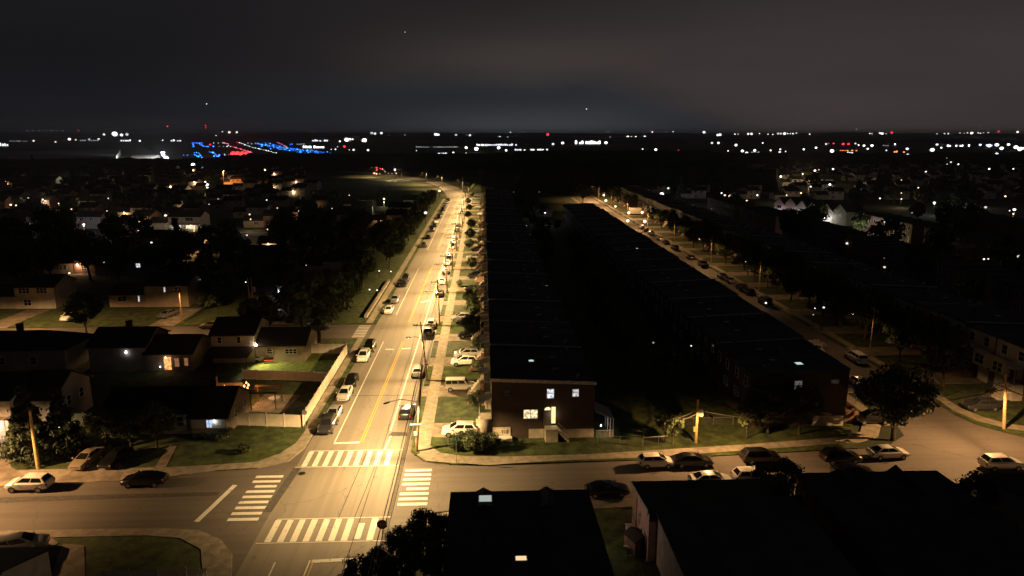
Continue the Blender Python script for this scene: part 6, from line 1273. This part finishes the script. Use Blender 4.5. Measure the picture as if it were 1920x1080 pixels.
# big hangar at left with a white end wall
q0 = G(213, 302); q1 = G(226, 291); q2 = G(-60, 316)
t = thing('hangar', 'long dark hangar at left with a white floodlit end wall', 'hangar', (q0.x, q0.y, 0)); e1 = q1 - q0; e2 = q2 - q0
def hz(v, p): return CH - (v - 249.5) / CF * p.y
h0 = hz(296.5, q0); h1 = hz(277.5, q1); e3 = e2 + Vector((-180, 330, 0))
b = MB(); b.add([(0, 0, 0), tuple(e2), tuple(e3), tuple(e1), (0, 0, h0), (e2.x, e2.y, h0), (e3.x, e3.y, h1), (e1.x, e1.y, h1)], ((0, 1, 5, 4), (1, 2, 6, 5), (2, 3, 7, 6), (4, 5, 6, 7))); b.obj('wall', M_ind, t)
b = MB(); d = e1.normalized(); nn = Vector((-d.y, d.x, 0)) * -.8
b.add([(nn.x, nn.y, 0), (e1.x + nn.x, e1.y + nn.y, 0), (e1.x + nn.x, e1.y + nn.y, h1), (nn.x, nn.y, h0), (0, 0, 0), (e1.x, e1.y, 0), (e1.x, e1.y, h1), (0, 0, h0)], ((0, 1, 2, 3), (0, 4, 5, 1), (3, 2, 6, 7), (0, 3, 7, 4))); b.obj('end_wall', M_trim, t)
m_ = e1 * .5; lamp(t, (m_.x + 90, m_.y - 60, 4), 900000, (.93, .96, 1), 'SPOT', 1., 60, .5, rot=(math.radians(88), 0, math.radians(62)))
# floodlit yard at (312,295), orange-lit wall, and green court
q = G(312, 302); t = thing('floodlight_mast', 'mast with a dazzling cluster of white floodlights over a pale yard', 'floodlight', (q.x, q.y - 8, 0)); b = MB(); b.tube([(0, 0, 0), (0, 0, 12)], .3, 8); b.box(-2.5, 2.5, -.2, .2, 11.6, 12); b.obj('mast', M_metal, t); lamp(t, (0, -1, 9), 90000, (.93, .96, 1), r=1.5)
b = MB()
for k in range(5): b.ball((-2 + k, -.5, 12), .9, nu=8, nv=5)
b.obj('floodlights', em('mast_flood', WH, 10), t)
b = MB(); b.prism([(q.x - 60, q.y - 20), (q.x + 28, q.y - 20), (q.x + 28, q.y + 40), (q.x - 60, q.y + 40)], -.02, .05); struct('yard', b, M_conc)
t = thing('storage_shed', 'pale shed beside the floodlight mast', 'shed', (q.x - 52, q.y + 8, 0)); block(t, 0, 34, 0, 14, 6, 2, 'x', M_white, M_found)
q0 = G(418, 350); q1 = G(497, 348); t = thing('boundary_wall', 'long low wall glowing orange under a sodium lamp', 'wall', (q0.x, q0.y, 0), math.atan2(q1.y - q0.y, q1.x - q0.x)); L_ = (q1 - q0).length; b = MB(); b.box(0, L_, 0, .4, 0, 3.2); b.obj('wall', M_conc, t); b = MB(); b.box(-.1, L_ + .1, -.1, .5, 3.2, 3.4); b.obj('coping', M_conc2, t)
b = MB(); b.prism([(q0.x - 14, q0.y - 16), (q1.x, q1.y - 16), (q1.x, q1.y - .2), (q0.x - 14, q0.y - .2)], -.02, .06); struct('car_park', b, M_conc2)
pole(q0.x + 3, q0.y - 6, 'lone orange lamp pole in front of the glowing wall', 12, (q0.x + 4, q0.y - 7, 12), 30000, (1, .32, .07), 0, 0, False, M_metal, 'street lamp', None, name='street_lamp', r=.2, glow=True)
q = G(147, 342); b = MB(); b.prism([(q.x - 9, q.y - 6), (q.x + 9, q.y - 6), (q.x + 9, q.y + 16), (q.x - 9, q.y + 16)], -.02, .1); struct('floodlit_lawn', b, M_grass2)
flight(146, 334, 1.6, (.9, 1, .7), 'small lamp over the floodlit patch of lawn far left', None, 'garden_floodlight', 3, z=5, power=2600)
# traffic junction on the far bend
for i, (u, v, c, px, lb) in enumerate([(707, 314.5, RD, 2.6, 'upper left red traffic signal at the far bend'), (707, 318.5, RD, 2.2, 'lower left red traffic signal at the far bend'), (713, 316, RD, 2.2, 'right red traffic signal at the far bend'), (700, 324.5, RD, 2., 'red tail lamp of a car at the far bend')]): flight(u, v, px, c, lb, 'red signals at the far bend', 'traffic_light', 3, z=5.5 if i < 3 else .9, cat='traffic light')
many([(702, 325, 3, 4), (706, 326, 3, 4), (712, 326, 2.4, 2), (717, 317, 3, 3), (722, 322, 2, 2), (728, 325, 2, 2), (735, 325.5, 2, 1.5), (743, 325, 2.2, 1.5), (720, 319, 2, 2)], WA, 'one of the warm lights of cars and lamps crowded at the far bend', 'warm lights at the far bend', 2.4, 3, z=3, name='junction_lamp', cat='lamp')
flight(740.5, 318, 3, (1, .9, .75), 'tall lamp over the far bend', None, 'street_lamp', 5, z=9, cat='street lamp', power=5000)
# porch and yard lamps sprinkled over the suburbs
gy = 'porch lamps scattered among the dark houses'
for u, v, px, s_, c in [(20, 384, 3, 2, WA), (134, 392, 2, 2, WA), (150, 445, 3, 3, WH), (187, 398, 3, 1, WA), (203, 372, 2, 1, WH), (248, 382, 2.4, 2, WA), (270, 398, 3, 1, WA), (288, 372, 2, 2, WH), (340, 388, 2.4, 2, WA), (352, 372, 2, 1.5, WH), (446, 368, 2, 2, WA), (468, 402, 3, 1, WA), (500, 375, 2, 1.5, WH), (520, 390, 2.4, 1, WA), (600, 372, 2, 1.5, WA), (622, 391, 2.4, 1.5, WH), (655, 366, 2, 1.5, WA), (672, 385, 2.4, 1.5, WA), (12, 466, 3, 2, WH), (58, 455, 2.4, 1.5, WA), (98, 440, 3, 2, WA), (260, 432, 3, 3, WA), (284, 455, 3, 1.5, WH), (196, 492, 3, 2, WA), (130, 512, 3, 1.5, WA), (502, 430, 2.6, 2, WA), (532, 452, 3, 1.2, WH), (1395, 352, 2.4, 2, WA), (1420, 366, 3, 2, WH), (1412, 385, 2.4, 1.5, WA), (1388, 372, 3, 3, WA), (1475, 352, 2.4, 2, WA), (1502, 362, 3, 2, WA), (1536, 378, 2.4, 2, WH), (1585, 385, 2.4, 2, WA), (1650, 372, 2.4, 2, WH), (1690, 362, 2, 2, WA), (1722, 352, 2.4, 2, WA), (1782, 352, 2, 2, WH), (1825, 362, 2.4, 2, WA), (1885, 368, 3, 2, WA), (1482, 309, 3, 3, WA), (1592, 322, 3, 3, WH), (1652, 326, 2.4, 2, WA), (1736, 322, 2.4, 2, WH), (1690, 338, 2.4, 2, WA), (1810, 330, 2.4, 2, WA), (1440, 340, 2.4, 2, WH), (1380, 330, 2.4, 2, WA)]:
    flight(u, v, px, c, 'one of the small porch lamps glowing among the dark houses', gy, 'porch_lamp', s_ * 1.6, z=5, cat='porch lamp')
LP = [(78, 371, 4, 5), (90, 371, 3.4, 5), (53, 371, 2, 1.5), (40, 373, 2, 1.5), (112, 415, 5, 3), (57, 421, 6, 5), (74, 421, 6, 5), (225, 405, 5, .8), (157, 421, 5, 4), (301, 374, 2.4, 2), (310, 404, 3, 3), (392, 383, 3, 2), (424, 421.5, 5, 4), (437, 431, 3.4, 4), (437, 431, 3, 3), (424, 373, 2.4, 3), (409, 373, 1.5, 2), (479, 384, 7, 2.4), (563, 438, 2, 2.5), (545, 395, 3, .8), (588, 361, 1.5, .8), (385, 341, 3, 4), (395, 339.5, 3, 4), (405, 336.5, 3, 4), (389, 346, 3, 4), (389, 352, 3.6, 3), (2, 443, 3, 3), (770, 400.5, 2.6, 3), (798, 399, 4.4, 4), (228, 451, 3.5, 1), (472, 490, 4, 3), (463, 441, 3, 3), (376, 524, 1.8, 3), (461, 529, 1.8, 3), (574, 497.5, 2, 3), (1011, 360, 2, .6), (963, 360, 2, .4), (1164, 364, 1.6, 2), (1371, 412, 3, 2), (1276, 418, 2, 1.5), (1346, 442, 3, .6), (1299, 385, 1.2, .8), (1253, 353, 5, 4), (1241, 364, 8, 5), (1236, 370, 5, 4), (1247, 371, 4, 2.5), (1353, 362, 3, 3), (1359, 366, 3, 3), (1464, 331, 3, 3), (1457, 379, 3, 2), (1602, 412, 6, 3), (1520, 350, 3, 1.4), (1556, 346, 4, 3), (1559, 349, 4, 5), (1613, 353.5, 3, 3), (1597, 358, 2, 2), (1630, 360.5, 2, 2), (1752, 380, 5, 3), (1796, 378, 3, 4), (1800, 380, 4, 2), (1809, 382.5, 3, 1.5), (1848, 388.5, 4, 2), (1902, 393, 4, 2), (1893, 395, 3, 1.5), (1659 - 1, 484, 2, .5), (1746, 445, 7, .9), (1772, 449, 8, .5), (1775, 463, 2.6, 3), (1588, 456.5, 4, 1.2), (1638, 437, 5, 2.5), (1641, 440, 3, 2.5), (1710, 399, 3, .6), (1822.5, 497, 7, 2.2), (1845, 486, 2.4, 2), (1853, 485.5, 2.4, 2), (1911, 481, 8, 1), (1747, 478, 2, 2), (1755, 479, 3, 1.5), (1765, 483, 2, 1.5), (1296, 648.5, 2.4, 1.2), (1225, 642.5, 4, .4), (1528, 578, 2.6, 2.5), (1544.5, 576.5, 3, 3), (1525, 590, 1.8, 1), (1504, 561, 1.6, .8), (1706, 589, 4, .7), (1893, 546, 5, .3), (1742, 611, 4, .1), (1334, 391.5, 2, 0.5), (1205, 423, 1.5, 3)]
many(LP, (1, .92, .8), 'one of the small porch lamps glowing among the dark houses', gy, 3.0, 4, z=5, name='porch_lamp', cat='porch lamp')
for u, v, pw, c, z in ((57, 421, 900, WH, 4), (30, 384, 500, WA, 3), (200, 395, 400, WA, 3), (262, 425, 400, WA, 3), (110, 380, 400, WA, 3), (470, 410, 300, WA, 3), (1475, 365, 500, WA, 3), (1400, 375, 400, WA, 3), (1690, 372, 400, WA, 3), (1820, 372, 500, (1, .85, .7), 3), (1900, 400, 500, WA, 3), (112, 414, 500, (1, .8, .85), 4), (157, 423, 700, WA, 4), (80, 373, 700, (1, .8, .6), 4), (1242, 366, 900, WH, 4), (1752, 381, 260, WH, 4), (1602, 413, 350, WH, 3.5), (312, 403, 700, WA, 4), (425, 422, 250, WH, 3), (1515, 335, 4000, WA, 5), (387, 347, 1500, WA, 4), (1560, 354, 3000, WA, 4), (1505, 325, 4000, WA, 6), (720, 378, 1500, (.95, 1, .5), 5), (1130, 380, 0, WA, 3)):
    if pw: flight(u, v + 1, 2, c, 'small yard lamp brightening the walls round it, among the dark houses', 'yard lamps brightening nearby walls', 'yard_lamp', 4, z=z + 1.5, cat='lamp', power=pw * 2.5)
many([(511, 468, 6.5, 6), (803, 375, 6, 6), (824, 358, 6, 6), (424, 322, 4.5, 4), (720, 373, 5, 3), (824, 346, 1, 1), (1512, 322, 8, 6), (1528, 320, 5, 5), (1535, 319, 5, 5), (1517, 338, 8, 3), (1520, 344, 5, 3), (1478, 395, 6, 3), (110, 373, 2, 1), (1350, 352, 4, 1), (1369, 368, 7, 1.5), (1658, 500, 0.1, 0.1)][:-1], (1, .62, .35), 'one of the larger warm lamps glaring among the dark trees', 'warm glaring lamps among dark trees', 4, 5, z=4, name='garden_lamp', cat='lamp')
for u, v, px, s, c, z, lb in ((1728.5, 541, 5, 9, (.75, .85, 1), 5, 'blue-white glaring lamp alone in the dark on the right'), (1658.5, 501, 4, 1.4, (1, .66, .36), 6, 'single amber attic window lamp in the dark on the right'), (1852, 585, 8, 1.2, (1, .75, .42), 6.5, 'amber skylight lamp on a dark roof at far right'), (1684, 431, 6, 1, (1, .55, .3), 5, 'orange lamp glow on a distant gable at right'), (1436, 568, 4, 1.5, WH, 1.2, 'glowing ball put in as a glint by the dark off-roader on the side street')):
    flight(u, v, px, c, lb, None, 'house_lamp', s, z=z, cat='lamp', power=60 if s > 5 else 0)  # the last of these is a glint put in as a glowing ball
# floodlit tree at right, yellow trees
p = G(1610, 442); tree('far', p.x, p.y, 'tree lit bright yellow-green by a lamp in the dark right half', .9); o = flight(1606, 436, 1.5, (1, .95, .5), 'lamp hidden in front of the yellow-green lit tree', None, 'garden_floodlight', 3, z=2, power=3200)
p = G(720, 384); tree('far', p.x, p.y, 'yellow-lit tree left of the main road far end', .8)
# white lit yard patch in the middle terrace yards
p = G(1024, 404, 1); t = thing('floodlit_shed', 'white shed floodlit in the yards between the two terraces', 'shed', (p.x, p.y + 2, 0)); block(t, -3, 3, 0, 5, 2.4, 1, 'x', M_white, M_found)
flight(1022, 399, 2.5, WH, 'lamp over the white floodlit shed between the terraces', None, 'yard_lamp', 4, z=5, cat='lamp', power=220); p = G(985, 424); t = thing('garden_shed', 'dim pale shed between the two terraces, nearer than the floodlit one', 'shed', (p.x, p.y, 0)); block(t, -2, 2, 0, 4, 2.2, .8, 'x', M_white, M_found); flight(987, 423, 1.4, WH, 'weak lamp on the dim pale shed', None, 'yard_lamp', 1, z=3.5, cat='lamp', power=60)
p = G(1190, 404); t = thing('box_truck', 'white box truck parked by the lanterns at the far end of the side street', 'truck', (p.x + 1, p.y, .05)); b = MB(); b.box(-3.5, 2, -1.2, 1.2, .9, 3.6); b.obj('cargo_box', M_white, t); b = MB(); b.box(2.1, 4, -1.1, 1.1, .6, 2.5); b.obj('cab', M_white, t)
for x in (-2.4, 3): 
    for s in (-1, 1): b = MB(); b.tube([(x, s * 1.15, .5), (x, s * .9, .5)], .5, 14); b.obj('wheel', M_tyre, t)
# garden clutter at the right house, retaining wall by the left kerb
t = thing('retaining_wall', 'low pale retaining wall beside the pavement left of the main road', 'wall', (-25.2, 146, .1)); b = MB(); b.box(-.25, .25, 0, 38, 0, .5); b.obj('wall', M_conc, t); b = MB(); b.box(-.32, .32, -.05, 38.05, .5, .6); b.obj('coping', M_conc2, t)
for u, v, lb in ((693, 543, 'left of two round lamps in the dark garden above the retaining wall'), (707, 544, 'right of two round lamps in the dark garden above the retaining wall'), (711, 508, 'small lamp under the roadside trees, left one'), (733, 509, 'small lamp under the roadside trees, right one')):
    flight(u, v, 3.4, (1, .9, .75), lb, 'small round lamps left of the main road', 'garden_lamp', 1.6, z=2, cat='lamp')
for u, v, lb in ((110, 803, 'left garden spotlight of the yellow pair by the fence'), (122, 800, 'upper garden spotlight by the fence'), (129, 804, 'right garden spotlight of the yellow pair by the fence')):
    flight(u, v, 4.5, (1, .75, .3), lb, 'yellow garden spotlights by the left fence', 'garden_spotlight', 4, z=.8, cat='lamp', power=14)
# playthings in the green garden
for u, v, nm, lb, c in ((488, 679, 'garden_tractor', 'white ride-on mower parked on the bright green garden', M_trim), (504, 681, 'garden_bench', 'dark garden bench with red cushion on the bright green garden', M_signr)):
    p = G(u, v, .1); t = thing(nm, lb, 'mower' if 'tractor' in nm else 'bench', (p.x, p.y, .12), .2)
    if 'tractor' in nm:
        b = MB(); b.box(-.8, .1, -.3, .3, .3, .75); b.box(.15, .8, -.28, .28, .3, .9); b.obj('body', c, t); b = MB(); b.box(-.55, -.1, -.22, .22, .78, .86); b.box(-.62, -.55, -.22, .22, .78, 1.15); b.obj('seat', M_dark, t)
        for x in (-.5, .6):
            for s in (-1, 1): b = MB(); b.tube([(x, s * .4, .28), (x, s * .28, .28)], .28, 12); b.obj('wheel', M_tyre, t)
    else:
        b = MB(); b.box(-.8, .8, -.25, .25, .4, .5); b.obj('cushion', c, t); b = MB(); b.box(-.8, .8, .22, .28, .5, .95); b.obj('backrest', M_dark, t)
        for x in (-.7, .7):
            for y in (-.2, .2): b = MB(); b.box(x - .03, x + .03, y - .03, y + .03, 0, .4); b.obj('leg', M_dark, t)
# ------------------------------------------------------------------ night air
b = MB(); b.box(-9000, 9000, -300, 8600, -1.5, 60); hz_ = b.obj('haze', None); tag(hz_, 'thin night haze over the whole town', None, None, 'stuff')
hm = bpy.data.materials.new('haze'); hm.use_nodes = True; t_ = hm.node_tree; t_.nodes.clear(); pv = N('ShaderNodeVolumePrincipled', t_); pv.inputs['Color'].default_value = (.85, .88, .92, 1); pv.inputs['Density'].default_value = .00013; pv.inputs['Anisotropy'].default_value = .3
mo = N('ShaderNodeOutputMaterial', t_); L(pv.outputs[0], mo.inputs['Volume'], t_); hz_.data.materials.clear(); hz_.data.materials.append(hm)
# the prototypes that were only copied
def kill(o):
    for k in KIDS.get(o, ()): kill(k)
    bpy.data.objects.remove(o, do_unlink=True)
for o in U: kill(o)
